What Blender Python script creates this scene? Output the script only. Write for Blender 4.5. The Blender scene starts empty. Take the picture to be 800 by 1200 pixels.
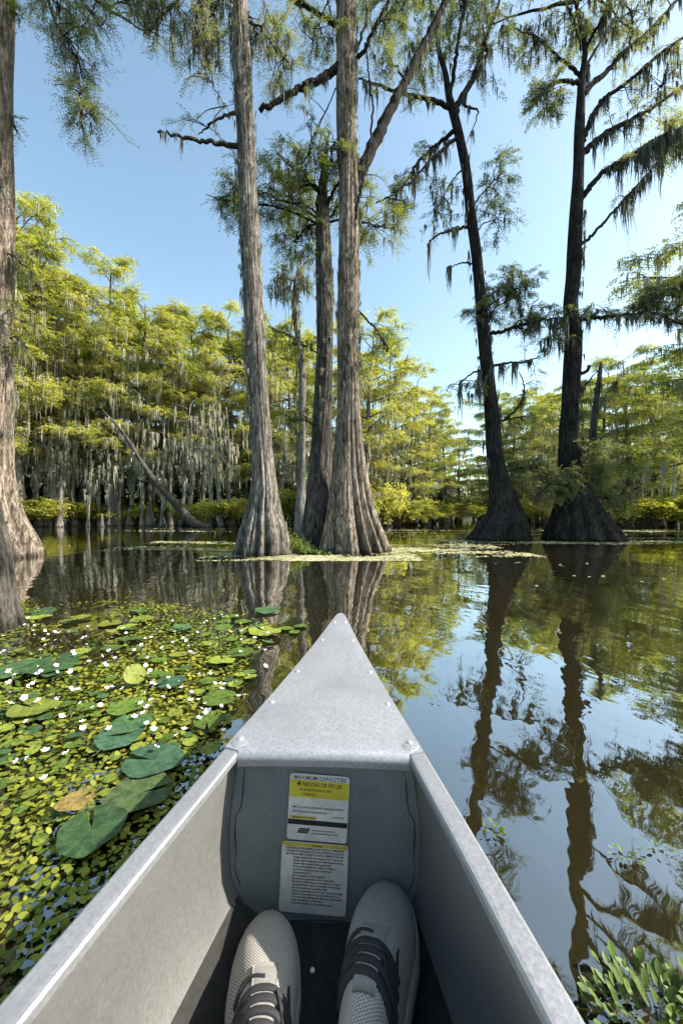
import bpy, math, random
import numpy as np
from mathutils import Vector, Matrix
rng = np.random.default_rng(11)
random.seed(5)
S = bpy.context.scene
COL = S.collection

# ------------------------------------------------------------------ camera, sky, sun, exposure
F, CX, HY, CAMZ = 450.0, 400.0, 602.0, 0.68
cam = bpy.data.objects.new('camera', bpy.data.cameras.new('camera'))
COL.objects.link(cam)
cam.location = (0, 0, CAMZ)
cam.rotation_euler = (math.radians(90), 0, 0)
cam.data.sensor_fit = 'VERTICAL'
cam.data.sensor_height = 36.0
cam.data.lens = 36.0 * F / 1200.0
cam.data.shift_y = 2.0 / 1200.0
cam.data.clip_start = 0.02
cam.data.clip_end = 3000
S.camera = cam

SUN_AZ, SUN_EL = -2.0, 41.0        # degrees ahead of straight right, elevation
sd = Vector((math.cos(math.radians(SUN_AZ)) * math.cos(math.radians(SUN_EL)),
             math.sin(math.radians(SUN_AZ)) * math.cos(math.radians(SUN_EL)),
             math.sin(math.radians(SUN_EL))))
world = bpy.data.worlds.new('World')
S.world = world
world.use_nodes = True
nt = world.node_tree
sky = nt.nodes.new('ShaderNodeTexSky')
sky.sky_type = 'NISHITA'
sky.sun_disc = False
sky.sun_elevation = math.radians(SUN_EL)
sky.sun_rotation = math.radians(90 - SUN_AZ)
sky.air_density = 1.0
sky.dust_density = 1.25
sky.ozone_density = 0.35
bg = nt.nodes['Background']
bg.inputs['Strength'].default_value = 0.15
tint = nt.nodes.new('ShaderNodeMix')
tint.data_type = 'RGBA'; tint.blend_type = 'MULTIPLY'; tint.inputs[0].default_value = 1.0
tint.inputs[7].default_value = (1.03, 1.08, .95, 1)
nt.links.new(sky.outputs[0], tint.inputs[6])
nt.links.new(tint.outputs[2], bg.inputs['Color'])
sun = bpy.data.objects.new('sun', bpy.data.lights.new('sun', 'SUN'))
COL.objects.link(sun)
sun.data.energy = 4.9
sun.data.angle = math.radians(0.5)
sun.data.color = (1.0, 0.93, 0.82)
sun.rotation_euler = sd.to_track_quat('Z', 'Y').to_euler()
S.view_settings.view_transform = 'Standard'
S.view_settings.look = 'None'
S.view_settings.exposure = 1.18
S.view_settings.gamma = 1.0
S.view_settings.use_curve_mapping = False
S.cycles.max_bounces = 6
S.cycles.diffuse_bounces = 4
S.cycles.glossy_bounces = 3
S.cycles.transmission_bounces = 3
S.cycles.transparent_max_bounces = 4
S.cycles.caustics_reflective = False
S.cycles.caustics_refractive = False


def P(x, y, d):
    """a point d metres away that the photograph shows at pixel (x, y)"""
    return np.array([(x - CX) / F * d, d, CAMZ + (HY - y) / F * d])


def G(x, y, z=0.0):
    """the point of the water the photograph shows at pixel (x, y)"""
    d = F * (CAMZ - z) / (y - HY)
    return np.array([(x - CX) / F * d, d, z])


# ------------------------------------------------------------------ mesh builder
class MB:
    def __init__(self):
        self.v, self.f, self.n = [], [], 0

    def add(self, v, f):
        v = np.asarray(v, dtype=np.float64).reshape(-1, 3)
        if isinstance(f, np.ndarray):
            self.f.append(f.astype(np.int64) + self.n)
        else:
            by = {}
            for q in f:
                by.setdefault(len(q), []).append(q)
            for q in by.values():
                self.f.append(np.array(q, dtype=np.int64) + self.n)
        self.v.append(v)
        self.n += len(v)

    def mesh(self, name, mat=None, smooth=True):
        me = bpy.data.meshes.new(name)
        if not self.v:
            return me
        v = np.concatenate(self.v)
        loops = np.concatenate([f.ravel() for f in self.f])
        sizes = np.concatenate([np.full(len(f), f.shape[1]) for f in self.f])
        starts = np.concatenate([[0], np.cumsum(sizes)[:-1]])
        me.vertices.add(len(v)); me.loops.add(len(loops)); me.polygons.add(len(sizes))
        me.vertices.foreach_set('co', v.ravel())
        me.loops.foreach_set('vertex_index', loops)
        me.polygons.foreach_set('loop_start', starts)
        me.polygons.foreach_set('use_smooth', np.full(len(sizes), smooth))
        me.update(calc_edges=True)
        me.validate()
        if mat:
            for m in (mat if isinstance(mat, (list, tuple)) else [mat]):
                me.materials.append(m)
        return me

    def obj(self, name, mat=None, parent=None, smooth=True):
        o = bpy.data.objects.new(name, self.mesh(name, mat, smooth))
        COL.objects.link(o)
        if parent:
            o.parent = parent
        return o


def empty(name, loc=(0, 0, 0), rz=0.0):
    o = bpy.data.objects.new(name, None)
    COL.objects.link(o)
    o.location = loc
    o.rotation_euler = (0, 0, rz)
    o.empty_display_size = 0.1
    return o


def tag(o, label, cat, group=None):
    o['label'] = label
    o['category'] = cat
    if group:
        o['group'] = group
    return o


def copy_tree(o, parent=None):
    c = o.copy()
    COL.objects.link(c)
    c.parent = parent
    for ch in list(o.children):
        copy_tree(ch, c)
    return c


def nrm(a):
    return a / np.maximum(np.linalg.norm(a, axis=-1, keepdims=True), 1e-9)


def smooth_path(pts, n):
    """Catmull-Rom through pts (k, c), n samples"""
    p = np.asarray(pts, float)
    p = np.vstack([2 * p[0] - p[1], p, 2 * p[-1] - p[-2]])
    k = len(p) - 3
    t = np.linspace(0, k - 1e-9, n)
    i = t.astype(int)
    u = (t - i)[:, None]
    a, b, c, d = p[i], p[i + 1], p[i + 2], p[i + 3]
    return .5 * (2 * b + (c - a) * u + (2 * a - 5 * b + 4 * c - d) * u ** 2 + (3 * b - a - 3 * c + d) * u ** 3)


def frames(p):
    t = nrm(np.gradient(p, axis=0))
    ref = np.array([0, 0, 1.0]) if abs(t[0][2]) < .9 else np.array([0, 1.0, 0])
    ns = []
    n = ref
    for k in range(len(p)):
        n = n - t[k] * np.dot(n, t[k])
        n = n / max(np.linalg.norm(n), 1e-9)
        ns.append(n)
    ns = np.array(ns)
    return t, ns, np.cross(t, ns)


def tube(mb, pts, rad, seg=6, wob=0.0, cap=True):
    p = np.asarray(pts, float)
    n = len(p)
    r = np.interp(np.linspace(0, 1, n), np.linspace(0, 1, len(rad)), rad)
    _, a, b = frames(p)
    th = np.linspace(0, 2 * math.pi, seg, endpoint=False)
    rr = r[:, None] * (1 + (rng.normal(0, wob, (n, seg)) if wob else 0))
    v = p[:, None] + rr[..., None] * (np.cos(th)[None, :, None] * a[:, None] + np.sin(th)[None, :, None] * b[:, None])
    i, j = np.meshgrid(np.arange(n - 1), np.arange(seg), indexing='ij')
    j2 = (j + 1) % seg
    f = np.stack([i * seg + j, i * seg + j2, (i + 1) * seg + j2, (i + 1) * seg + j], -1).reshape(-1, 4)
    mb.add(v, f)
    if cap:
        m0 = mb.n - n * seg
        mb.f.append(np.array([[m0 + q for q in range(seg - 1, -1, -1)]]))
        mb.f.append(np.array([[m0 + (n - 1) * seg + q for q in range(seg)]]))


def limb(mb, pts, r0, r1, seg=6, n=None, wob=.06, jit=.012):
    n = n or max(6, 4 * len(pts))
    p = smooth_path(pts, n)
    p[1:-1] += rng.normal(0, jit, (n - 2, 3))
    tube(mb, p, [r0, r1], seg, wob)
    return p


def fronds(mb, Pp, D, L, K=6, ll=.09, lw=.018, ang=58, droop=.25, flat=.5):
    """feathery cypress sprays: K pairs of narrow leaflets along every stem"""
    Pp = np.asarray(Pp, float); D = nrm(np.asarray(D, float))
    N = len(Pp)
    if N == 0:
        return
    L = np.broadcast_to(np.asarray(L, float), (N,))
    up = nrm(np.stack([rng.normal(0, flat, N), rng.normal(0, flat, N), np.ones(N)], -1))
    Sd = nrm(np.cross(D, up))
    Nn = np.cross(Sd, D)
    t = (np.arange(K) + .6) / K
    pos = Pp[:, None] + D[:, None] * (L[:, None] * t)[..., None]
    pos[..., 2] -= droop * L[:, None] * t ** 2
    ca, sa = math.cos(math.radians(ang)), math.sin(math.radians(ang))
    for sgn in (-1, 1):
        dr = D[:, None] * ca + Sd[:, None] * (sgn * sa) + rng.normal(0, .22, (N, K, 3))
        dr[..., 2] -= .15
        dr = nrm(dr)
        ln = ll * (1 - .45 * t)[None] * rng.uniform(.7, 1.25, (N, K))
        pr = nrm(np.cross(dr, Nn[:, None] + rng.normal(0, .35, (N, K, 3)))) * (lw * rng.uniform(.7, 1.2, (N, K)))[..., None] * .5
        e = pos + dr * ln[..., None]
        m = pos + dr * (ln * .45)[..., None]
        v = np.stack([pos, m + pr, e, m - pr], 2).reshape(-1, 3)
        mb.add(v, np.arange(N * K * 4).reshape(-1, 4))


def moss(mb, A, L, w=.02, segs=4, wob=.05):
    """hanging strands from anchors A, lengths L"""
    A = np.asarray(A, float)
    N = len(A)
    if N == 0:
        return
    L = np.broadcast_to(np.asarray(L, float), (N,))
    yaw = rng.uniform(0, math.pi, N)
    sx = np.stack([np.cos(yaw), np.sin(yaw), np.zeros(N)], -1)
    t = np.linspace(0, 1, segs + 1)
    c = A[:, None] + np.zeros((N, segs + 1, 3))
    c[..., 2] -= L[:, None] * t
    dr = np.cumsum(rng.normal(0, wob, (N, segs + 1, 2)), 1) * (L[:, None, None] / segs) * 1.6
    dr[:, 0] = 0
    c[..., :2] += dr
    wd = w * rng.uniform(.5, 1.5, (N, 1)) * (np.array([.55, 1, .8, .5, .12]) if segs == 4 else np.interp(t, [0, .2, .6, 1], [.6, 1, .7, .1]))[None]
    v = np.stack([c - sx[:, None] * wd[..., None] * .5, c + sx[:, None] * wd[..., None] * .5], 2).reshape(-1, 3)
    k = np.arange(N)[:, None] * (2 * (segs + 1)) + 2 * np.arange(segs)[None]
    f = np.stack([k, k + 1, k + 3, k + 2], -1).reshape(-1, 4)
    mb.add(v, f)


def beards(mb, A, L, R=.07, m=12, w=.02):
    """tapering beards of moss: each anchor gets m strands, longest in the middle"""
    A = np.asarray(A, float)
    if len(A) == 0:
        return
    L = np.broadcast_to(np.asarray(L, float), (len(A),))
    rad = np.abs(rng.normal(0, .5, (len(A), m)))
    th = rng.uniform(0, 6.283, (len(A), m))
    off = np.stack([np.cos(th) * rad * R, np.sin(th) * rad * R, rng.normal(0, .012, rad.shape)], -1)
    ln = (L * rng.uniform(.35, 1.25, len(A)))[:, None] * np.clip(1 - .6 * rad, .15, 1) * rng.uniform(.25, 1, rad.shape)
    moss(mb, (A[:, None] + off).reshape(-1, 3), ln.ravel(), w)


# ------------------------------------------------------------------ materials
def newmat(name):
    m = bpy.data.materials.new(name)
    m.use_nodes = True
    n = m.node_tree
    return m, n, n.nodes, n.links, n.nodes['Principled BSDF']


def noise(n, scale, detail=5, rough=.6, vec=None, mscale=None, coord='Object', dist=0.0):
    tc = n.nodes.new('ShaderNodeTexCoord')
    mp = n.nodes.new('ShaderNodeMapping')
    if mscale:
        mp.inputs['Scale'].default_value = mscale
    if coord == 'World':
        g = n.nodes.new('ShaderNodeNewGeometry')
        n.links.new(g.outputs['Position'], mp.inputs['Vector'])
    else:
        n.links.new(tc.outputs[coord], mp.inputs['Vector'])
    t = n.nodes.new('ShaderNodeTexNoise')
    t.inputs['Scale'].default_value = scale
    t.inputs['Detail'].default_value = detail
    t.inputs['Roughness'].default_value = rough
    t.inputs['Distortion'].default_value = dist
    n.links.new(mp.outputs[0], t.inputs['Vector'])
    return t.outputs['Fac']


def ramp(n, src, stops):
    r = n.nodes.new('ShaderNodeValToRGB')
    e = r.color_ramp.elements
    while len(e) < len(stops):
        e.new(.5)
    for k, (p, c) in enumerate(stops):
        e[k].position = p
        e[k].color = (*c, 1) if len(c) == 3 else c
    n.links.new(src, r.inputs[0])
    return r.outputs[0]


def mix(n, a, b, fac, mode='MIX'):
    m = n.nodes.new('ShaderNodeMix')
    m.data_type = 'RGBA'
    m.blend_type = mode
    for s, v in ((0, fac), (6, a), (7, b)):
        if hasattr(v, 'is_linked'):
            n.links.new(v, m.inputs[s])
        else:
            m.inputs[s].default_value = (*v, 1) if isinstance(v, tuple) else v
    return m.outputs[2]


def bump(n, src, bsdf, strength, dist):
    b = n.nodes.new('ShaderNodeBump')
    b.inputs['Strength'].default_value = strength
    b.inputs['Distance'].default_value = dist
    n.links.new(src, b.inputs['Height'])
    n.links.new(b.outputs[0], bsdf.inputs['Normal'])
    return b


def bark_mat(name, lo, mid, hi):
    m, n, N, Lk, b = newmat(name)
    f1 = noise(n, 9, 8, .68, mscale=(2.4, 2.4, .36), dist=.5)
    f2 = noise(n, 1.1, 4, .6)
    f0 = noise(n, 26, 5, .7, mscale=(1.6, 1.6, .5), dist=.8)
    mx = n.nodes.new('ShaderNodeMath'); mx.operation = 'MULTIPLY_ADD'; mx.inputs[1].default_value = .45
    n.links.new(f0, mx.inputs[0])
    ms = n.nodes.new('ShaderNodeMath'); ms.operation = 'MULTIPLY_ADD'; ms.inputs[1].default_value = .72; ms.inputs[2].default_value = -.08
    n.links.new(f1, ms.inputs[0]); n.links.new(ms.outputs[0], mx.inputs[2])
    f1 = mx.outputs[0]
    c = ramp(n, f1, [(.38, lo), (.5, mid), (.62, hi)])
    c2 = mix(n, c, mix(n, c, (.45, .46, .44), .85, 'MULTIPLY'), ramp(n, f2, [(.4, (0, 0, 0)), (.62, (1, 1, 1))]))  # dark blotches: moss patches plus dappled shade put into the colour
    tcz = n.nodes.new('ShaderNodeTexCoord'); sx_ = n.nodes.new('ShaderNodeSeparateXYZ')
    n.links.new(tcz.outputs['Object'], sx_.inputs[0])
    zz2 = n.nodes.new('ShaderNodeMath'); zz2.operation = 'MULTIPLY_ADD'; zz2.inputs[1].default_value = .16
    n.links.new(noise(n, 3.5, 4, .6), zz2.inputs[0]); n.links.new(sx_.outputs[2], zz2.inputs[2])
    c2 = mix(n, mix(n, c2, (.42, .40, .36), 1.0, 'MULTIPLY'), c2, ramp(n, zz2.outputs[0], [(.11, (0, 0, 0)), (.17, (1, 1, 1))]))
    Lk.new(c2, b.inputs['Base Color'])
    b.inputs['Roughness'].default_value = .95
    b.inputs['Specular IOR Level'].default_value = .15
    bump(n, f1, b, 1.0, .05)
    return m


def leaf_mat(name, cols, trans=.52, nscale=.55, rough=.6):
    """foliage: colour varies from leaf to leaf and from clump to clump, light passes through"""
    m = bpy.data.materials.new(name)
    m.use_nodes = True
    n = m.node_tree
    n.nodes.remove(n.nodes['Principled BSDF'])
    out = n.nodes['Material Output']
    g = n.nodes.new('ShaderNodeNewGeometry')
    oi = n.nodes.new('ShaderNodeObjectInfo')
    f = noise(n, nscale, 3, .5, coord='World')
    ad = n.nodes.new('ShaderNodeMath'); ad.operation = 'MULTIPLY_ADD'
    n.links.new(g.outputs['Random Per Island'], ad.inputs[0]); ad.inputs[1].default_value = .36
    n.links.new(f, ad.inputs[2])
    ad2 = n.nodes.new('ShaderNodeMath'); ad2.operation = 'MULTIPLY_ADD'
    n.links.new(oi.outputs['Random'], ad2.inputs[0]); ad2.inputs[1].default_value = .26
    n.links.new(ad.outputs[0], ad2.inputs[2])
    k = len(cols)
    c = ramp(n, ad2.outputs[0], [(.42 + .62 * i / (k - 1), cc) for i, cc in enumerate(cols)])
    d = n.nodes.new('ShaderNodeBsdfDiffuse'); t = n.nodes.new('ShaderNodeBsdfTranslucent')
    gl = n.nodes.new('ShaderNodeBsdfGlossy'); gl.inputs['Roughness'].default_value = rough
    gl.inputs['Color'].default_value = (.5, .5, .5, 1)
    n.links.new(c, d.inputs[0])
    n.links.new(mix(n, c, (1.15, 1.2, .55), 1.0, 'MULTIPLY'), t.inputs[0])
    m1 = n.nodes.new('ShaderNodeMixShader'); m1.inputs[0].default_value = trans
    n.links.new(d.outputs[0], m1.inputs[1]); n.links.new(t.outputs[0], m1.inputs[2])
    m2 = n.nodes.new('ShaderNodeMixShader'); m2.inputs[0].default_value = .04
    n.links.new(m1.outputs[0], m2.inputs[1]); n.links.new(gl.outputs[0], m2.inputs[2])
    n.links.new(m2.outputs[0], out.inputs[0])
    return m


def plain(name, col, rough=.6, metal=0.0, spec=.5, var=.0, scale=30, bmp=0.0):
    m, n, N, Lk, b = newmat(name)
    if var:
        f = noise(n, scale, 6, .65)
        Lk.new(ramp(n, f, [(.3, tuple(x * (1 - var) for x in col)), (.7, tuple(min(1, x * (1 + var)) for x in col))]), b.inputs['Base Color'])
        if bmp:
            bump(n, f, b, bmp, .002)
    else:
        b.inputs['Base Color'].default_value = (*col, 1)
    b.inputs['Roughness'].default_value = rough
    b.inputs['Metallic'].default_value = metal
    b.inputs['Specular IOR Level'].default_value = spec
    return m


M = {}
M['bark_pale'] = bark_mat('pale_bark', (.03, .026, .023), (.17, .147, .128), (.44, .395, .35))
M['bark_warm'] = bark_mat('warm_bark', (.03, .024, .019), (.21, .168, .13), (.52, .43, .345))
M['bark_shade'] = bark_mat('shade_dark_bark', (.008, .0075, .0075), (.026, .023, .021), (.075, .066, .06))  # near-black bark: the shade on the right-hand pair is put into the colour
M['bark_mid'] = bark_mat('shaded_grey_bark', (.02, .018, .016), (.075, .068, .06), (.19, .175, .155))  # darker grey; puts shade into the colour of the trunk behind the forked cypress
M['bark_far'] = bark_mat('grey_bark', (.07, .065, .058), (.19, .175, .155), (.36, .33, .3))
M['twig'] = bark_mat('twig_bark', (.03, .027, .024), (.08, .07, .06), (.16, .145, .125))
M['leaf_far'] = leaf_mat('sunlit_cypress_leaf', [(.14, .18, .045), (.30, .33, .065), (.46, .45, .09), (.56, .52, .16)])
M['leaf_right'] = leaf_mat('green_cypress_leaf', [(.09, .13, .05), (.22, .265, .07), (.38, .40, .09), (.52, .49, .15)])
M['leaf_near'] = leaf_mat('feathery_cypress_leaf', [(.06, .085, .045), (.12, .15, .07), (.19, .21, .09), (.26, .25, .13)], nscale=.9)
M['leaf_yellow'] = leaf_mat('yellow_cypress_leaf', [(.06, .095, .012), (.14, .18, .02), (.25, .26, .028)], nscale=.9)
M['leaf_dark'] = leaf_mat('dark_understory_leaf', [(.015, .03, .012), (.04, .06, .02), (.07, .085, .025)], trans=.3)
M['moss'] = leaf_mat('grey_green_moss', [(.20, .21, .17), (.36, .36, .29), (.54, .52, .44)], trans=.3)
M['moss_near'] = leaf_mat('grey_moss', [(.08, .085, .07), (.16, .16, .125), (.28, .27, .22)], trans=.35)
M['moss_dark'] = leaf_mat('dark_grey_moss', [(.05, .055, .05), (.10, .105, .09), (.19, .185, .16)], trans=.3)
M['grass'] = leaf_mat('marsh_grass_leaf', [(.05, .09, .02), (.11, .17, .04), (.2, .24, .07)], trans=.4, nscale=3)
M['duckweed'] = leaf_mat('duckweed_leaf', [(.012, .035, .008), (.035, .07, .012), (.10, .135, .016), (.19, .20, .022), (.28, .26, .04)], trans=.12, nscale=2.2)
M['carpet'] = leaf_mat('small_round_leaf', [(.02, .05, .008), (.085, .12, .014), (.19, .21, .022), (.29, .285, .04)], trans=.12, nscale=4)
M['scum'] = leaf_mat('pale_floating_weed', [(.18, .2, .06), (.34, .34, .16), (.5, .47, .3)], trans=.1, nscale=1.2)


def pad_mat(name, c0, c1, vein):
    m, n, N, Lk, b = newmat(name)
    f = noise(n, 14, 6, .7)
    oi = n.nodes.new('ShaderNodeObjectInfo')
    base = mix(n, ramp(n, f, [(.3, c0), (.7, c1)]), vein, .0)
    f2 = noise(n, 55, 3, .6)
    tcv = n.nodes.new('ShaderNodeTexCoord')
    grd = n.nodes.new('ShaderNodeTexGradient'); grd.gradient_type = 'RADIAL'
    n.links.new(tcv.outputs['Object'], grd.inputs[0])
    mm = n.nodes.new('ShaderNodeMath'); mm.operation = 'MULTIPLY'; mm.inputs[1].default_value = 15.0
    n.links.new(grd.outputs['Fac'], mm.inputs[0])
    fr_ = n.nodes.new('ShaderNodeMath'); fr_.operation = 'PINGPONG'; fr_.inputs[1].default_value = .5
    n.links.new(mm.outputs[0], fr_.inputs[0])
    base = mix(n, base, vein, ramp(n, fr_.outputs[0], [(.0, (.5, .5, .5)), (.10, (0, 0, 0))]))
    f6 = noise(n, 3.2, 5, .6)
    base = mix(n, base, tuple(q * .45 for q in c0), ramp(n, f6, [(.45, (0, 0, 0)), (.65, (.8, .8, .8))]))
    base = mix(n, base, vein, ramp(n, f2, [(.62, (0, 0, 0)), (.72, (.55, .55, .55))]))
    hs = n.nodes.new('ShaderNodeHueSaturation')
    mr = n.nodes.new('ShaderNodeMapRange')
    mr.inputs[3].default_value = .75; mr.inputs[4].default_value = 1.3
    n.links.new(oi.outputs['Random'], mr.inputs[0])
    n.links.new(mr.outputs[0], hs.inputs['Value'])
    n.links.new(base, hs.inputs['Color'])
    Lk.new(hs.outputs[0], b.inputs['Base Color'])
    b.inputs['Roughness'].default_value = .55
    b.inputs['Specular IOR Level'].default_value = .3
    bump(n, f, b, .35, .004)
    return m


M['pad_dark'] = pad_mat('dark_pad', (.03, .075, .03), (.06, .12, .04), (.13, .17, .06))
M['pad_mott'] = pad_mat('mottled_pad', (.055, .10, .035), (.11, .155, .055), (.19, .2, .08))
M['pad_teal'] = pad_mat('teal_pad', (.028, .075, .042), (.055, .115, .06), (.11, .16, .08))
M['pad_mid'] = pad_mat('green_pad', (.05, .10, .015), (.10, .155, .02), (.19, .21, .05))
M['pad_pale'] = pad_mat('yellow_green_pad', (.12, .17, .02), (.22, .24, .03), (.33, .3, .08))
M['pad_dead'] = pad_mat('withered_pad', (.17, .12, .03), (.3, .23, .07), (.12, .08, .03))
M['petal'] = plain('white_petal', (.84, .85, .86), .5)
M['stamen'] = plain('yellow_stamen', (.7, .5, .06), .6)
M['lettuce'] = pad_mat('fresh_green_leaf', (.03, .065, .008), (.075, .12, .014), (.15, .17, .04))


def alu_mat(name, col, metal, rough, speck=.25, dirt=0.0):
    m, n, N, Lk, b = newmat(name)
    f1 = noise(n, 210, 3, .7)
    f2 = noise(n, 7, 6, .65, dist=.5)
    c = ramp(n, f1, [(.3, tuple(x * (1 - speck) for x in col)), (.7, tuple(min(1, x * (1 + speck)) for x in col))])
    c = mix(n, c, tuple(x * .72 for x in col), ramp(n, f2, [(.45, (0, 0, 0)), (.75, (.7, .7, .7))]))
    # long scratches and scuffs
    f3 = noise(n, 24, 4, .7, mscale=(6, .35, 3), dist=.6)
    c = mix(n, c, tuple(min(1, x * 1.35) for x in col), ramp(n, f3, [(.62, (0, 0, 0)), (.70, (.45, .45, .45))]))
    if dirt:
        f4 = noise(n, 9, 8, .72, dist=1.2)
        c = mix(n, c, (.09, .075, .055), ramp(n, f4, [(.60, (0, 0, 0)), (.78, (dirt, dirt, dirt))]))
        f5 = noise(n, 70, 2, .5)
        c = mix(n, c, (.10, .06, .035), ramp(n, f5, [(.76, (0, 0, 0)), (.79, (.8, .8, .8))]))
    Lk.new(c, b.inputs['Base Color'])
    r = ramp(n, f1, [(.2, (rough - .1,) * 3), (.8, (rough + .1,) * 3)])
    Lk.new(r, b.inputs['Roughness'])
    b.inputs['Metallic'].default_value = metal
    fb1 = noise(n, 5.5, 3, .5)
    mm = n.nodes.new('ShaderNodeMath'); mm.operation = 'MULTIPLY_ADD'; mm.inputs[1].default_value = 5.0
    n.links.new(fb1, mm.inputs[0]); n.links.new(f1, mm.inputs[2])
    bump(n, mm.outputs[0], b, .16, .0018)
    return m


M['deck'] = alu_mat('brushed_aluminium', (.345, .35, .38), .5, .5, .18, .2)
M['rail'] = alu_mat('rail_aluminium', (.30, .303, .32), .5, .45, .12, .1)
M['hull'] = alu_mat('hull_aluminium', (.150, .152, .146), .12, .55, .14, .4)
M['bulk'] = alu_mat('bulkhead_aluminium', (.17, .20, .205), .2, .6, .14, .5)
M['bolt'] = plain('rivet_steel', (.46, .46, .46), .5, .5)
M['floor_shade'] = plain('shade_dark_floor', (.016, .016, .015), .85, var=.6, scale=60)  # black colour stands in for the deep shade on the canoe floor

# ------------------------------------------------------------------ the setting: water, lake bed shore, far wood
wm, n, N, Lk, b = newmat('lake_water')
w1 = noise(n, 1.9, 3, .5, mscale=(1, .55, 1), dist=.6)
w2 = noise(n, 11, 2, .5, mscale=(1, .6, 1))
w3 = noise(n, .35, 2, .5)
ma = n.nodes.new('ShaderNodeMath'); ma.operation = 'MULTIPLY_ADD'
n.links.new(w2, ma.inputs[0]); ma.inputs[1].default_value = .10; n.links.new(w1, ma.inputs[2])
bump(n, ma.outputs[0], b, .13, .06)
Lk.new(ramp(n, w3, [(.35, (.016, .0135, .0045)), (.65, (.027, .022, .0075))]), b.inputs['Base Color'])
b.inputs['Roughness'].default_value = .6
b.inputs['Specular IOR Level'].default_value = 0
gls = N.new('ShaderNodeBsdfGlossy'); gls.inputs['Roughness'].default_value = .015
gls.inputs['Color'].default_value = (.96, .97, .97, 1)
lw = N.new('ShaderNodeLayerWeight'); lw.inputs['Blend'].default_value = .5
pw = N.new('ShaderNodeMath'); pw.operation = 'POWER'; pw.inputs[1].default_value = 1.7
Lk.new(lw.outputs['Facing'], pw.inputs[0])
mr = N.new('ShaderNodeMapRange'); mr.inputs[3].default_value = .17; mr.inputs[4].default_value = .97
Lk.new(pw.outputs[0], mr.inputs[0])
nb_ = b.inputs['Normal'].links[0].from_socket
Lk.new(nb_, gls.inputs['Normal']); Lk.new(nb_, lw.inputs['Normal'])
mxs = N.new('ShaderNodeMixShader')
Lk.new(mr.outputs[0], mxs.inputs[0]); Lk.new(b.outputs[0], mxs.inputs[1]); Lk.new(gls.outputs[0], mxs.inputs[2])
Lk.new(mxs.outputs[0], N['Material Output'].inputs[0])
wb = MB()
R0 = 900
wb.add([(-R0, -R0, 0), (R0, -R0, 0), (R0, R0, 0), (-R0, R0, 0)], [(0, 1, 2, 3)])
water = wb.obj('water', wm)
water['kind'] = 'structure'

# low muddy shore behind the trees: one sheet that rises out of the water and runs to the horizon
gm, n, N, Lk, b = newmat('muddy_ground')
Lk.new(ramp(n, noise(n, .6, 6, .7), [(.35, (.012, .012, .008)), (.7, (.05, .05, .022))]), b.inputs['Base Color'])
b.inputs['Roughness'].default_value = .95
gb = MB()
ang = np.linspace(0, 2 * math.pi, 121)[:-1]
rad = np.array([0, 50, 62, 90, 200, 800])
zz = np.array([-1.6, -.6, .5, 1.6, 2.5, 3.0])
vv = [(0, 0, -1.6)]
for r, z in zip(rad[1:], zz[1:]):
    for a in ang:
        q = r * (1 + .05 * math.sin(3 * a + 1) + .03 * math.sin(7 * a))
        vv.append((q * math.cos(a), q * math.sin(a), z + rng.normal(0, .06)))
ff = [(0, 1 + i, 1 + (i + 1) % 120) for i in range(120)]
for k in range(4):
    for i in range(120):
        a0, a1 = 1 + k * 120 + i, 1 + k * 120 + (i + 1) % 120
        ff.append((a0, a0 + 120, a1 + 120, a1))
gb.add(vv, ff)
ground = gb.obj('ground', gm)
ground['kind'] = 'structure'

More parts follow.
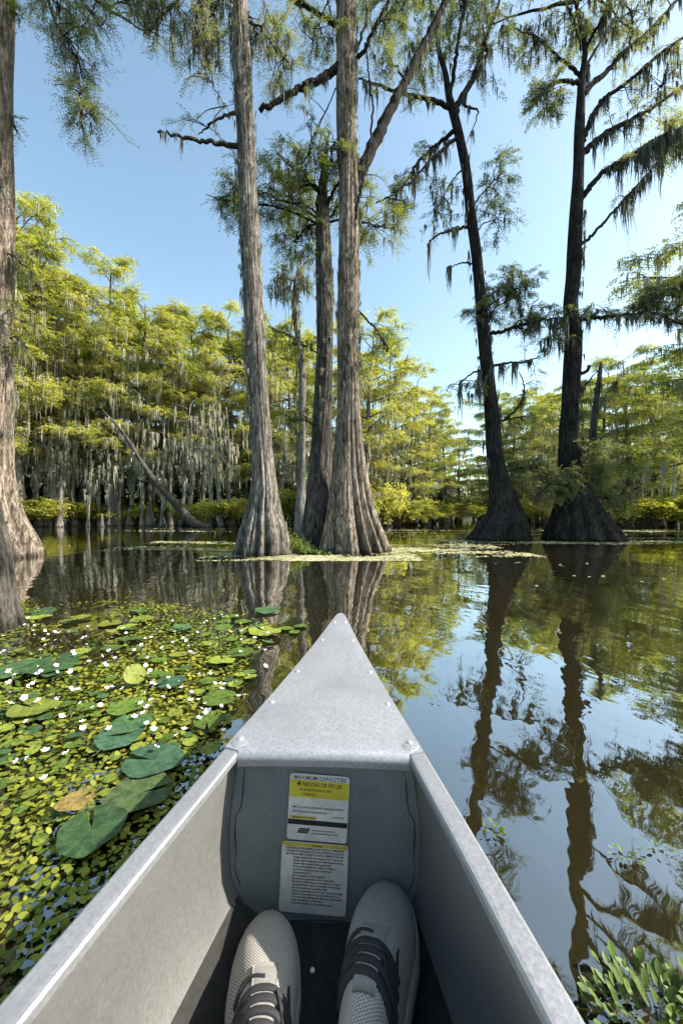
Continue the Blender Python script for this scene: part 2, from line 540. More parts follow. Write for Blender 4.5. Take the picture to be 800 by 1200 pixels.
# ------------------------------------------------------------------ trunks
def trunk(mb, prof, flute=10, A0=.36, Ah=.9, seg=64, rings=70, bark=.02, zbase=0.0, twist=.0, sink=.35, gnarl=.03, lobe_pow=.55):
    """prof: rows (x, y, z, radius) from the foot upwards; buttress flutes fade with height"""
    prof = np.asarray(prof, float)
    z = prof[:, 2]
    z0, z1 = z[0], z[-1]
    u = np.linspace(0, 1, rings) ** 1.9
    zs = z0 + (z1 - z0) * u
    zs = np.concatenate([[z0 - sink], zs])
    def ip(k):
        from_z = smooth_path(np.stack([z, prof[:, k]], -1), 300)
        return np.interp(zs, from_z[:, 0], from_z[:, 1])
    cx, cy, r = ip(0), ip(1), ip(3)
    r[0] *= 1.06
    th = np.linspace(0, 2 * math.pi, seg, endpoint=False)
    h = zs - zbase
    ph = rng.uniform(0, 6.28, 60)
    # irregular lobes
    warp = .30 * np.sin(2 * th + ph[0]) + .22 * np.sin(3 * th + ph[1]) + .1 * np.sin(5 * th + ph[2])
    tw = th[None] + warp[None] + twist * h[:, None] + .05 * np.sin(1.3 * h[:, None] + ph[3])
    fl = np.abs(np.cos(tw * flute / 2)) ** lobe_pow
    fl2 = np.abs(np.cos(tw * (flute * 1.5 + 1) / 2 + ph[4])) ** .7
    A = A0 * np.exp(-np.maximum(h, 0) / Ah) + .035
    rr = r[:, None] * (1 - np.minimum(A, .72)[:, None] * (1 - np.clip(.80 * fl + .20 * fl2 + .06, 0, 1)))
    bk = np.zeros_like(rr)
    for k in range(26):
        q = rng.integers(7, max(8, seg // 3))
        bk += np.sin(q * th[None] + ph[5 + k] + 1.6 * np.sin(h[:, None] * rng.uniform(.4, 2.2) + ph[31 + k % 20])) * rng.uniform(.3, 1)
    rr *= 1 + bark * .45 * bk
    gn = gnarl * (np.sin(2 * th[None] + 2.1 * h[:, None] + ph[50]) + np.sin(3 * th[None] - 1.4 * h[:, None] + ph[51])) * np.clip(h[:, None] - .4, 0, 1)
    rr *= 1 + gn
    v = np.stack([cx[:, None] + rr * np.cos(th), cy[:, None] + rr * np.sin(th), np.broadcast_to(zs[:, None], rr.shape)], -1)
    n = len(zs)
    i, j = np.meshgrid(np.arange(n - 1), np.arange(seg), indexing='ij')
    j2 = (j + 1) % seg
    f = np.stack([i * seg + j, i * seg + j2, (i + 1) * seg + j2, (i + 1) * seg + j], -1).reshape(-1, 4)
    mb.add(v, f)
    m0 = mb.n - n * seg
    mb.f.append(np.array([[m0 + (n - 1) * seg + q for q in range(seg)]]))


def pix_profile(rows, d, x0):
    """(y, centre x, half width) in the photograph -> local (x, y, z, r) round the tree's foot"""
    out = []
    for y, cx, hw in rows:
        p = P(cx, y, d)
        out.append((p[0] - x0, 0, p[2], hw / F * d * float(np.interp(y, [545, 615], [.87 if d < 9 else .78, .98]))))
    return out


class Near:
    """one of the cypresses standing near the canoe; its limbs are laid out round its own foot"""
    def __init__(self, d, xf, label, name='bald_cypress'):
        self.d = d
        self.x0 = (xf - CX) / F * d
        self.root = empty(name, (self.x0, d, 0))
        tag(self.root, label, 'tree', 'cypress trees near the canoe')
        self.woods, self.leaf, self.gold, self.moss = [], MB(), MB(), MB()

    def p(self, x, y, dy=0.0):
        q = P(x, y, self.d + dy)
        return np.array([q[0] - self.x0, dy, q[2]])

    def trunk(self, rows, mat, **k):
        mb = MB()
        trunk(mb, pix_profile(rows, self.d, self.x0), **k)
        self.trunk_obj = mb.obj('trunk', mat, self.root)

    def limb(self, pts, r0, r1, dy0=0.0, dy1=0.0, mossn=0, ml=.35, twigs=0, seg=7, tl=.5, fr=5, mr=.07, mt=(.15, 1)):
        k = len(pts)
        pp = [self.p(x, y, dy0 + (dy1 - dy0) * i / (k - 1)) for i, (x, y) in enumerate(pts)]
        self.wood = MB()
        path = limb(self.wood, pp, r0, r1, seg, n=max(10, 6 * k))
        if mossn:
            cl = rng.uniform(mt[0], mt[1], max(3, mossn // 4))
            t = np.clip(cl[rng.integers(0, len(cl), mossn)] + rng.normal(0, .035, mossn), mt[0], mt[1])
            a = np.stack([np.interp(t * (len(path) - 1), np.arange(len(path)), path[:, c]) for c in range(3)], -1)
            beards(self.moss, a, ml * rng.uniform(.3, 1.3, mossn), mr, 12, .016 * self.d / 7)
        for _ in range(twigs):
            self.twig(path, rng.uniform(.3, 1), tl, fr)
        self.woods.append(self.wood)
        return path

    def twig(self, path, t, tl, fr, gold=False):
        i = t * (len(path) - 1)
        a = np.array([np.interp(i, np.arange(len(path)), path[:, c]) for c in range(3)])
        j = min(len(path) - 2, int(i))
        dr = nrm(path[j + 1] - path[j]) * .5 + rng.normal(0, .6, 3)
        dr[2] = dr[2] * .5 + .05
        dr = nrm(dr)
        L = tl * rng.uniform(.5, 1.3)
        b = a + dr * L * .55 + (0, 0, .05 * L)
        c = a + dr * L - (0, 0, .18 * L)
        tp = limb(self.wood, [a, b, c], .012, .003, 4, 7, .05, .006)
        self.leafy(tp, fr, gold)
        return tp

    def leafy(self, tp, fr, gold=False, L=.26):
        t = rng.uniform(.25, 1, fr)
        i = t * (len(tp) - 1)
        pos = np.stack([np.interp(i, np.arange(len(tp)), tp[:, c]) for c in range(3)], -1)
        dd = nrm(np.gradient(tp, axis=0))[np.minimum(len(tp) - 1, i.astype(int))] * .7 + rng.normal(0, .55, (fr, 3))
        dd[:, 2] = dd[:, 2] * .45 - .12
        fronds(self.gold if gold else self.leaf, pos, dd, L * rng.uniform(.6, 1.3, fr), 8, .068 * self.d / 7, .0125 * self.d / 7, droop=.3)

    def blob(self, root, ctr, rad, n, fr=7, gold=0.0, mossn=0, ml=.4, depth=1.0, r0=.02):
        """a bough reaching from root to ctr and the twigs round it; rad = (half width, half height) in pixels"""
        R = np.array([rad[0] / F * self.d, max(rad[0], rad[1]) / F * self.d * depth, rad[1] / F * self.d])
        c0 = self.p(*ctr) if len(ctr) == 3 else self.p(ctr[0], ctr[1], 0)
        r = root if isinstance(root, np.ndarray) else self.p(*root)
        self.wood = MB()
        bow = limb(self.wood, [r, (r + c0) / 2 + (0, 0, .1), c0, c0 + (c0 - r) * .25], r0, .006, 5, 12, .05, .02)
        for _ in range(n):
            k = int(rng.uniform(.35, 1) * (len(bow) - 1))
            q = rng.normal(0, 1, 3); q = q / np.linalg.norm(q) * rng.uniform(.2, 1) ** .5
            e = c0 + q * R
            a = bow[k]
            tp = limb(self.wood, [a, (a + e) / 2 + (0, 0, .06) + rng.normal(0, .05, 3), e], .009, .0025, 4, 8, .05, .008)
            self.leafy(tp[3:], fr, rng.random() < gold)
            if mossn and rng.random() < mossn:
                beards(self.moss, tp[[4, 6]], ml * rng.uniform(.4, 1.2, 2), .05, 9, .015 * self.d / 7)
        self.woods.append(self.wood)
        return bow

    def trunk_moss(self, rows, ys, nn, ml, side=0, w=.016):
        """strands clinging to the trunk; side -1 left, 1 right, 0 all round"""
        ys = rng.uniform(ys[0], ys[1], nn)
        rows = np.array(rows)
        cx = np.interp(ys, rows[::-1, 0], rows[::-1, 1]); hw = np.interp(ys, rows[::-1, 0], rows[::-1, 2])
        th = rng.uniform(0, 6.283, nn) if side == 0 else rng.normal(0 if side > 0 else math.pi, .7, nn)
        r = hw / F * self.d * 1.02
        px = (cx - CX) / F * self.d - self.x0
        a = np.stack([px + np.cos(th) * r, np.sin(th) * r, CAMZ + (HY - ys) / F * self.d], -1)
        beards(self.moss, a, ml * rng.uniform(.4, 1.2, nn), .05, 7, w * self.d / 7)

    def crown_above(self, z0, z1, n, reach, fr=16, mossp=.5, axis=None):
        """the part of the crown above the picture's upper edge"""
        for _ in range(n):
            z = rng.uniform(z0, z1)
            a = rng.uniform(0, 6.283)
            ax = np.array([axis(z) if axis else 0.0, 0, z])
            L = reach * rng.uniform(.5, 1) * (1.1 - .6 * (z - z0) / (z1 - z0))
            dr = np.array([math.cos(a), math.sin(a), .25])
            self.wood = MB()
            self.woods.append(self.wood)
            path = limb(self.wood, [ax, ax + dr * L * .5, ax + dr * L - (0, 0, .05 * L)], .05, .01, 5, 10)
            for _ in range(9):
                tp = self.twig(path, rng.uniform(.3, 1), .8, fr, rng.random() < .3)
                if rng.random() < mossp:
                    beards(self.moss, tp[[3, 6]], .5 * rng.uniform(.4, 1.2, 2), .06, 8, .02)

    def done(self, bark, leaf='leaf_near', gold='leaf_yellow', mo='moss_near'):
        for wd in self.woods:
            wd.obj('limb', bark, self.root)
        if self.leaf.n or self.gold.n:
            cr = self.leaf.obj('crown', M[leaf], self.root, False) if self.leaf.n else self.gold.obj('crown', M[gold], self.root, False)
            if self.leaf.n and self.gold.n:
                self.gold.obj('sunlit_leaves', M[gold], cr, False)
        if self.moss.n:
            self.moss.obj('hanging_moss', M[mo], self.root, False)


# --- the slender cypress left of centre
R2 = [(650, 308, 36), (630, 309, 31), (600, 309, 22), (570, 310, 17), (540, 308, 14.6), (500, 305, 13.6), (450, 302, 13.2), (400, 299, 13.5), (340, 296, 13), (280, 293, 12.8), (220, 290, 12.5), (170, 289, 12), (120, 286, 12), (60, 283, 11.5), (0, 280, 11), (-200, 272, 9), (-400, 266, 6), (-560, 262, 2)]
t = Near(6.45, 308, 'slender pale cypress with fluted foot standing left of the twin trunks')
t.trunk(R2, M['bark_pale'], flute=10, A0=.60, Ah=1.1, seg=112, rings=110, bark=.022)
t.limb([(288, 172), (262, 169), (240, 166), (212, 159), (185, 155)], .045, .018, 0, -.5, 5, .4, mt=(.55, 1))
t.limb([(280, 133), (262, 136), (245, 147), (232, 158)], .03, .008, 0, .4, 3, .3, 4, fr=5)
t.blob((283, 10), (300, 35), (26, 30), 14, 6, mossn=1.0, ml=.6)
t.blob((279, -30), (236, 40), (40, 40), 30, 6, mossn=1.0, ml=.7, r0=.04)
t.blob((279, -70), (190, 20), (42, 32), 28, 6, mossn=.9, ml=.6, r0=.04)
t.blob((279, -80), (160, -10), (30, 34), 22, 7, mossn=.5, r0=.03)
t.blob((283, 20), (332, 70), (24, 50), 26, 6, mossn=.6, ml=.5)
t.limb([(300, -20), (316, 20), (330, 70), (334, 120)], .012, .004, .2, .5, 4, .4, 8, fr=5)
t.limb([(279, -60), (240, -20), (226, 40), (244, 90), (268, 130)], .02, .005, .1, -.4, 6, .4, 10, fr=5)
t.blob((281, 0), (252, 8), (26, 22), 16, 7, mossn=.8, ml=.7)
t.trunk_moss(R2, (0, 60), 26, .7, -1)
t.trunk_moss(R2, (60, 480), 90, .35, -1, .012)
t.trunk_moss(R2, (100, 420), 60, .3, 0, .012)
for c_, q_ in (((170, -110, -.65), (60, 44)), ((246, -130, -.7), (60, 50)), ((330, -200, -.6), (64, 50)), ((410, -270, -.7), (60, 54)), ((300, -130, -.3), (50, 40))):  # unseen boughs added above the frame to shade the leftmost trunk
    t.blob((277, -160), c_, q_, 70, 12, mossn=.5, ml=.6, depth=.35, r0=.05)
t.crown_above(10, 16, 20, 2.3, axis=lambda z: -.4)
t.done(M['twig'])

# --- the big forked cypress in the centre
R3 = [(648, 415, 47), (632, 414, 40), (600, 411, 30.5), (570, 409.5, 25.5), (540, 408.5, 21), (500, 408, 17), (460, 408, 15), (400, 407, 14), (340, 408, 13.4), (280, 408, 13), (230, 408, 13.4), (205, 408, 13), (160, 406, 12.6), (100, 405, 12.6), (50, 405, 12.6), (0, 405, 12.6), (-200, 400, 11), (-400, 395, 8), (-600, 390, 2)]
t = Near(7.0, 415, 'thick forked cypress with broad ribbed buttress, right of the twin trunks')
t.trunk(R3, M['bark_warm'], flute=13, A0=.66, Ah=1.25, seg=144, rings=110, bark=.02)
t.limb([(408, 225), (420, 205), (440, 165), (457, 128), (475, 95), (500, 45), (525, -5), (560, -80)], .125, .05, 0, .5, 34, .55, 6, 10, mt=(.55, 1), mr=.1)
t.limb([(414, 265), (420, 232), (428, 200), (434, 165), (437, 130), (432, 90), (430, 60)], .03, .012, -.1, -.2, 0)
t.limb([(400, 78), (386, 86), (370, 95), (350, 104), (330, 115), (305, 130)], .075, .04, 0, -.35, 26, .4, 0, 8, mt=(.1, .75), mr=.09)
t.limb([(398, 35), (384, 24), (366, 12), (345, 1), (310, -30)], .04, .025, 0, .3, 3, .3)
t.limb([(414, 75), (428, 55), (440, 30), (455, 0), (468, -40)], .04, .02, 0, -.3, 4, .4, 3)
t.limb([(416, 60), (430, 20), (426, -20)], .025, .012, 0, .5, 6, .5, 5, fr=6)
t.blob((405, -60), (372, 30), (36, 40), 22, 6, mossn=.5)
t.blob((455, 0), (448, 40), (26, 40), 12, 5, mossn=.35, ml=.4)
t.blob((475, 95), (452, 75), (24, 24), 12, 5, mossn=.3)
t.blob((440, -40), (465, 0), (30, 26), 10, 6, mossn=.4)
t.blob((405, 80), (360, 190), (30, 60), 20, 5, mossn=.5, ml=.35, r0=.012)
t.blob((414, 360), (450, 405), (30, 26), 14, 5, gold=.8, mossn=.3, r0=.02)
t.trunk_moss(R3, (0, 130), 55, .5, 1)
t.trunk_moss(R3, (130, 500), 90, .35, 1, .012)
t.trunk_moss(R3, (300, 470), 60, .35, 0, .012)
t.crown_above(11.5, 18, 12, 2.4, axis=lambda z: -.25)
t.done(M['bark_shade'])

# --- the darker trunk half hidden behind it
R4 = [(642, 374, 24), (625, 374, 22), (600, 374, 19), (560, 375, 16), (520, 377, 13.5), (480, 378, 12), (420, 380, 11), (360, 380, 11), (300, 379, 10.5), (255, 378, 9.5), (225, 378, 7), (190, 381, 4), (160, 384, 1.5)]
t = Near(7.5, 374, 'dark trunk with leafy broken top just behind the forked cypress')
t.trunk(R4, M['bark_mid'], flute=9, A0=.25, seg=72, rings=80, bark=.02)
t.limb([(376, 262), (372, 240), (374, 226), (366, 216), (350, 220)], .05, .02, 0, -.3)
t.limb([(380, 250), (390, 225), (402, 210), (420, 205)], .04, .015, 0, -.5, 2, .3, 6)
for c, r, nn in (((300, 225), (48, 40), 44), ((345, 235), (40, 44), 52), ((350, 280), (40, 34), 32), ((415, 235), (40, 40), 30), ((390, 180), (26, 24), 22), ((335, 190), (34, 22), 22), ((440, 265), (44, 30), 26), ((270, 235), (24, 26), 18)):
    t.blob((378, 262 if c[1] > 200 else 235), (c[0], c[1], rng.uniform(-.6, .6)), r, nn, 8, gold=.55, mossn=.35, ml=.5, r0=.025)
t.blob((380, 420), (345, 405), (30, 16), 10, 5, gold=.6, mossn=.6)
t.blob((376, 505), (345, 492), (36, 12), 14, 7, gold=.4, mossn=.3)
t.trunk_moss(R4, (300, 500), 50, .5, 0, .014)
t.done(M['bark_shade'])

# --- thin mossy trunk further back, between them
R5 = [(612, 352, 8), (560, 353, 6), (480, 354, 5.5), (440, 354, 5), (400, 350, 4.6), (370, 346, 4), (340, 345, 3.2), (310, 351, 2.2)]
t = Near(12, 352, 'thin mossy young cypress seen between the two lit trunks')
t.trunk(R5, M['bark_far'], flute=6, A0=.2, seg=24, rings=50)
t.limb([(353, 405), (340, 393), (328, 388), (315, 382)], .06, .02, 0, -.4, 5, .5)
t.limb([(346, 345), (352, 318), (362, 305), (372, 302)], .05, .015, 0, .3, 8, 1.0)
t.blob((350, 340), (345, 330), (24, 36), 24, 5, mossn=1.0, ml=1.0, r0=.03)
t.blob((350, 330), (325, 330), (16, 24), 10, 4, mossn=1.0, ml=.9)
t.trunk_moss(R5, (320, 520), 60, 1.0, 0, .016)
t.done(M['bark_far'])

# --- leftmost trunk, cut by the picture's edge
R1 = [(652, 6, 38), (630, 2, 33), (600, -5, 27), (560, -8, 23), (500, -8, 21), (430, -6, 19.5), (330, -5, 20), (200, -5, 19), (0, -4, 18), (-300, -3, 13), (-520, -3, 4)]
t = Near(6.1, 8, 'tall cypress at the left edge, dark above and sunlit at its flared foot')
t.trunk(R1, M['bark_warm'], flute=10, A0=.62, Ah=1.3, seg=112, rings=100, bark=.022)
t.limb([(0, -140), (30, -90), (48, -40), (58, 5), (74, 45), (92, 90), (100, 125), (94, 150)], .03, .006, .2, -.3, 3, .4, 10, fr=7)
t.blob((70, 40), (84, 60), (26, 40), 26, 7, mossn=.35, r0=.015)
t.blob((92, 90), (96, 130), (26, 34), 26, 7, mossn=.3, ml=.3, r0=.012)
t.blob((48, -40), (66, 5), (26, 36), 24, 7, mossn=.5, ml=.6)
t.blob((30, -90), (110, 20), (28, 30), 16, 7, mossn=.25)
t.blob((2, 10), (16, 14), (12, 14), 8, 6, gold=1.0)
t.blob((2, 140), (18, 150), (8, 16), 5, 4)
t.trunk_moss(R1, (380, 520), 40, .5, 1, .014)
t.crown_above(9.5, 14, 18, 2.4)
for yy in (300, 355, 395):
    t.blob((0, yy), (28, yy + 10), (20, 16), 9, 6, gold=.5, mossn=.4)
t.done(M['twig'])

# --- right-hand pair of dark trunks
R6 = [(636, 582, 40), (624, 585, 33), (612, 588, 28), (598, 591, 21), (580, 588, 16.5), (560, 584, 13.5), (530, 579, 11.5), (500, 577, 11), (460, 573, 9.5), (400, 567, 8.5), (340, 562, 8), (300, 558, 7.4), (250, 551, 7.2), (200, 546, 6.8), (160, 538, 6.2), (132, 531, 6), (110, 525, 4.8), (88, 522, 4.2), (60, 514, 3.4), (30, 508, 2.6), (-30, 500, 1.5)]
t = Near(9.9, 583, 'dark crooked cypress, its forked top bent left, left of the dark pair')
t.trunk(R6, M['bark_shade'], flute=9, A0=.3, seg=80, rings=100, bark=.025, lobe_pow=.7)
t.limb([(533, 134), (538, 118), (552, 96), (560, 74), (566, 52), (578, 20), (590, -20)], .09, .03, 0, .4, 18, 0.88, 6, tl=.7)
t.limb([(527, 112), (532, 80), (536, 50), (545, 0), (552, -40)], .06, .02, 0, -.4, 15, 0.88, 6, tl=.7)
t.limb([(528, 127), (510, 118), (490, 113), (464, 108), (435, 97), (420, 92)], .07, .02, 0, -.5, 24, 0.75, 5)
t.limb([(533, 152), (520, 164), (506, 174), (488, 192), (468, 222), (440, 238)], .06, .012, 0, .5, 33, 0.88, 8)
t.limb([(536, 160), (516, 178), (500, 192), (480, 214), (458, 226)], .05, .012, 0, -.6, 27, 0.88, 6)
t.limb([(542, 122), (556, 128), (559, 136), (546, 168)], .03, .008, 0, -.4, 3, 0.62)
t.limb([(548, 266), (534, 268), (520, 272), (504, 282), (503, 290)], .04, .015, 0, -.4, 10, 0.88)
t.limb([(557, 311), (544, 308), (526, 312)], .03, .01, 0, -.3, 6, 1.25)
t.limb([(568, 392), (590, 388), (612, 380), (640, 374), (664, 371)], .055, .015, 0, -.5, 18, 1.00, 10, tl=.8)
t.limb([(574, 430), (592, 426), (612, 424), (632, 418)], .04, .015, 0, .4, 12, 1.00, 6, tl=.7)
t.limb([(578, 497), (594, 490), (608, 474), (614, 456), (608, 436)], .035, .012, 0, -.3, 8, 0.75, 4)
t.limb([(572, 432), (556, 436), (544, 444), (538, 452)], .03, .01, 0, -.3, 10, 1.25, 4)
t.limb([(580, 495), (600, 490), (622, 488)], .03, .012, 0, .4, 3, 0.62, 3)
t.blob((566, 385), (598, 345), (38, 30), 54, 7, mossn=.3, ml=.6, r0=.03)
t.blob((566, 390), (566, 368), (26, 14), 20, 7, mossn=.4, r0=.02)
t.blob((600, 385), (620, 375), (32, 20), 30, 7, mossn=.5, ml=.8, r0=.02)
t.blob((552, 245), (582, 210), (34, 34), 30, 5, mossn=.25, r0=.02)
t.blob((556, 270), (585, 260), (26, 26), 16, 5, mossn=.3, r0=.02)
t.blob((540, 200), (515, 240), (30, 34), 18, 4, mossn=1.0, ml=.6, r0=.02)
t.blob((440, 238), (470, 235), (30, 20), 16, 6, gold=.6, mossn=.5)
t.blob((505, 60), (500, 60), (40, 50), 24, 5, mossn=1.0, ml=.7, r0=.03)
t.blob((566, 52), (570, 60), (36, 50), 22, 5, mossn=1.0, ml=.7, r0=.03)
t.blob((545, 0), (540, 10), (60, 30), 26, 5, mossn=1.0, ml=.7, r0=.03)
t.blob((574, 430), (556, 450), (18, 16), 8, 4, mossn=1, ml=.8)
t.blob((584, 560), (625, 548), (34, 16), 26, 8, mossn=.3)
t.trunk_moss(R6, (180, 560), 60, .7, 0, .015)
t.crown_above(13.5, 16.5, 10, 2.2, axis=lambda z: 2.0 - 4.2)
t.done(M['bark_shade'], mo='moss_dark')

R7 = [(636, 682, 46), (622, 680, 39), (606, 678, 32), (590, 675, 25.5), (572, 672, 19.5), (555, 669, 16), (530, 667, 13.6), (500, 667, 12.6), (470, 668, 12), (430, 670, 11.5), (400, 671, 11), (360, 668, 10), (320, 672, 10.2), (290, 673, 9.4), (240, 675, 8.4), (200, 677, 7.4), (160, 678, 6.6), (120, 680, 5.4), (94, 681, 4.6), (60, 685, 3.6), (30, 680, 2.6), (-20, 668, 1.6)]
t = Near(9.9, 682, 'dark straight cypress with cone shaped foot and limbs rising right, of the dark pair')
t.trunk(R7, M['bark_shade'], flute=8, A0=.26, seg=80, rings=100, bark=.025, lobe_pow=.8)
t.limb([(676, 288), (690, 278), (704, 264), (720, 246), (736, 228), (752, 210), (768, 192), (784, 172)], .045, .015, 0, .5, 39, 0.94, 4, mt=(.4, 1))
t.limb([(680, 234), (690, 220), (704, 204), (720, 193), (736, 184), (752, 173), (768, 162), (800, 148), (840, 130)], .075, .02, 0, -.5, 90, 1.19, 6, mt=(.3, 1), mr=.12)
t.limb([(680, 182), (692, 170), (704, 160), (720, 150), (736, 142), (752, 133), (768, 124), (800, 100), (840, 78)], .08, .025, 0, .3, 39, 0.75, 10, tl=.7)
t.limb([(681, 168), (688, 150), (696, 132), (708, 116), (724, 104), (740, 92), (776, 60), (800, 44), (840, 16)], .07, .025, 0, -.3, 39, 0.88, 10, tl=.7)
t.limb([(682, 112), (694, 98), (708, 86), (722, 70), (736, 56), (760, 36), (792, 0), (815, -25)], .08, .03, 0, .6, 33, 0.88, 10, tl=.7)
t.limb([(680, 98), (668, 95), (656, 96), (644, 100), (636, 106), (624, 118)], .06, .015, 0, -.5, 15, 0.62, 8)
t.limb([(681, 90), (668, 78), (656, 70), (636, 50), (616, 38), (588, 30)], .05, .012, 0, .4, 18, 0.88, 6)
t.limb([(684, 60), (694, 40), (704, 24), (716, -10)], .05, .015, 0, -.4, 15, 1.00, 4)
t.limb([(682, 90), (690, 70), (720, 20), (735, -20)], .045, .015, 0, .8, 15, 1.00, 4)
t.limb([(674, 376), (690, 373), (715, 371), (740, 368), (760, 366), (780, 372), (806, 384)], .06, .015, 0, -.4, 33, 0.75, 8, mr=.09)
t.limb([(676, 376), (688, 362), (695, 354)], .03, .01, 0, -.3)
t.limb([(674, 440), (686, 436), (691, 428)], .05, .035, 0, -.1)
t.limb([(676, 460), (690, 446), (702, 432)], .03, .012, 0, .3, 3, 0.62)
t.blob((740, 368), (772, 350), (36, 16), 54, 7, mossn=.5, ml=.6, r0=.02)
t.blob((760, 366), (800, 368), (26, 18), 26, 7, mossn=.6, ml=.6, r0=.015)
t.blob((690, 373), (706, 366), (22, 10), 14, 6, gold=.5, mossn=.6, r0=.012)
t.blob((656, 96), (640, 118), (26, 22), 30, 6, gold=.4, mossn=.3, r0=.012)
t.blob((680, 60), (668, 20), (44, 30), 24, 5, mossn=1.0, ml=.8, r0=.02)
t.blob((740, 60), (740, 20), (46, 36), 24, 5, mossn=1.0, ml=.7, r0=.02)
t.blob((770, 110), (775, 100), (40, 34), 20, 5, mossn=1.0, ml=.7, r0=.02)
t.blob((780, 160), (785, 165), (26, 30), 26, 4, mossn=.9, ml=.9, r0=.015)
t.blob((616, 38), (625, 40), (34, 36), 16, 5, mossn=1.0, ml=.7, r0=.012)
t.blob((672, 400), (650, 400), (30, 16), 14, 5, mossn=.8, ml=.8)
for c in ((655, 560), (700, 555), (690, 530), (640, 575), (715, 585)):
    t.blob((668, c[1] + 10), (c[0], c[1], rng.uniform(-.7, -.1)), (26, 18), 26, 8, mossn=.3, r0=.02)
t.trunk_moss(R7, (240, 540), 70, .6, 1, .014)
t.crown_above(13.5, 17, 10, 2.6)
t.done(M['bark_shade'], mo='moss_dark')

# dead stub trunk and leaning trunks between and behind the dark pair
R8 = [(612, 700, 8), (560, 697, 5.5), (520, 694, 5), (480, 697, 4.4), (440, 702, 3.2), (424, 704, 1.6)]
t = Near(14, 700, 'grey snapped trunk standing right of the cone footed dark cypress')
t.trunk(R8, M['bark_mid'], flute=6, A0=.2, seg=28, rings=40)
t.limb([(697, 490), (706, 470), (716, 452), (728, 440)], .05, .015, 0, .3, 3, .6, 5)
t.limb([(697, 520), (712, 508), (730, 500)], .05, .015, 0, -.3, 3, .6, 6)
t.trunk_moss(R8, (430, 560), 30, .6, 0)
t.done(M['bark_far'])

# near stump at the left edge
R0s = [(742, -6, 30), (722, -8, 27), (700, -11, 25), (670, -15, 25), (640, -20, 26), (610, -26, 25), (560, -34, 22), (400, -44, 18), (200, -48, 15), (-50, -54, 13), (-350, -62, 9), (-700, -70, 3)]
t = Near(2.25, -6, 'nearest trunk, its flared foot rising from the lily pads at left edge')
t.trunk([(y, cx, hw) for y, cx, hw in R0s], M['bark_mid'], flute=7, A0=.22, Ah=.5, seg=96, rings=70, bark=.03, sink=.2)
t.done(M['twig'])

# leaning dead trunk
t = empty('leaning_trunk', tuple(P(234, 613, 18.2) * (1, 1, 0)))
tag(t, 'bare dead trunk leaning over the water left of the slender cypress', 'tree')
lb = MB()
o = np.array(t.location)
pp = [P(246, 623, 18.2) - o, P(226, 612, 18.2) - o, P(206, 590, 18.2) - o, P(185, 568, 18.2) - o, P(165, 540, 18.1) - o, P(145, 508, 18) - o, P(120, 480, 18) - o]
path = smooth_path(pp, 40)
tube(lb, path, [.26, .22, .16, .12, .07, .03], 10, .06)
lb.obj('trunk', M['twig'], t)
lb = MB()
limb(lb, [path[20], path[20] + (-.7, 0, .1), path[20] + (-1.6, .1, -.1)], .06, .02)
limb(lb, [path[27], path[27] + (-.3, 0, .7), path[27] + (-.7, .1, 1.0)], .05, .015)
lb.obj('limb', M['twig'], t)
lb = MB()
q = path[rng.integers(14, 38, 30)]
beards(lb, q, rng.uniform(.4, 1.2, 30), .12, 10, .035)
lb.obj('hanging_moss', M['moss'], t, False)


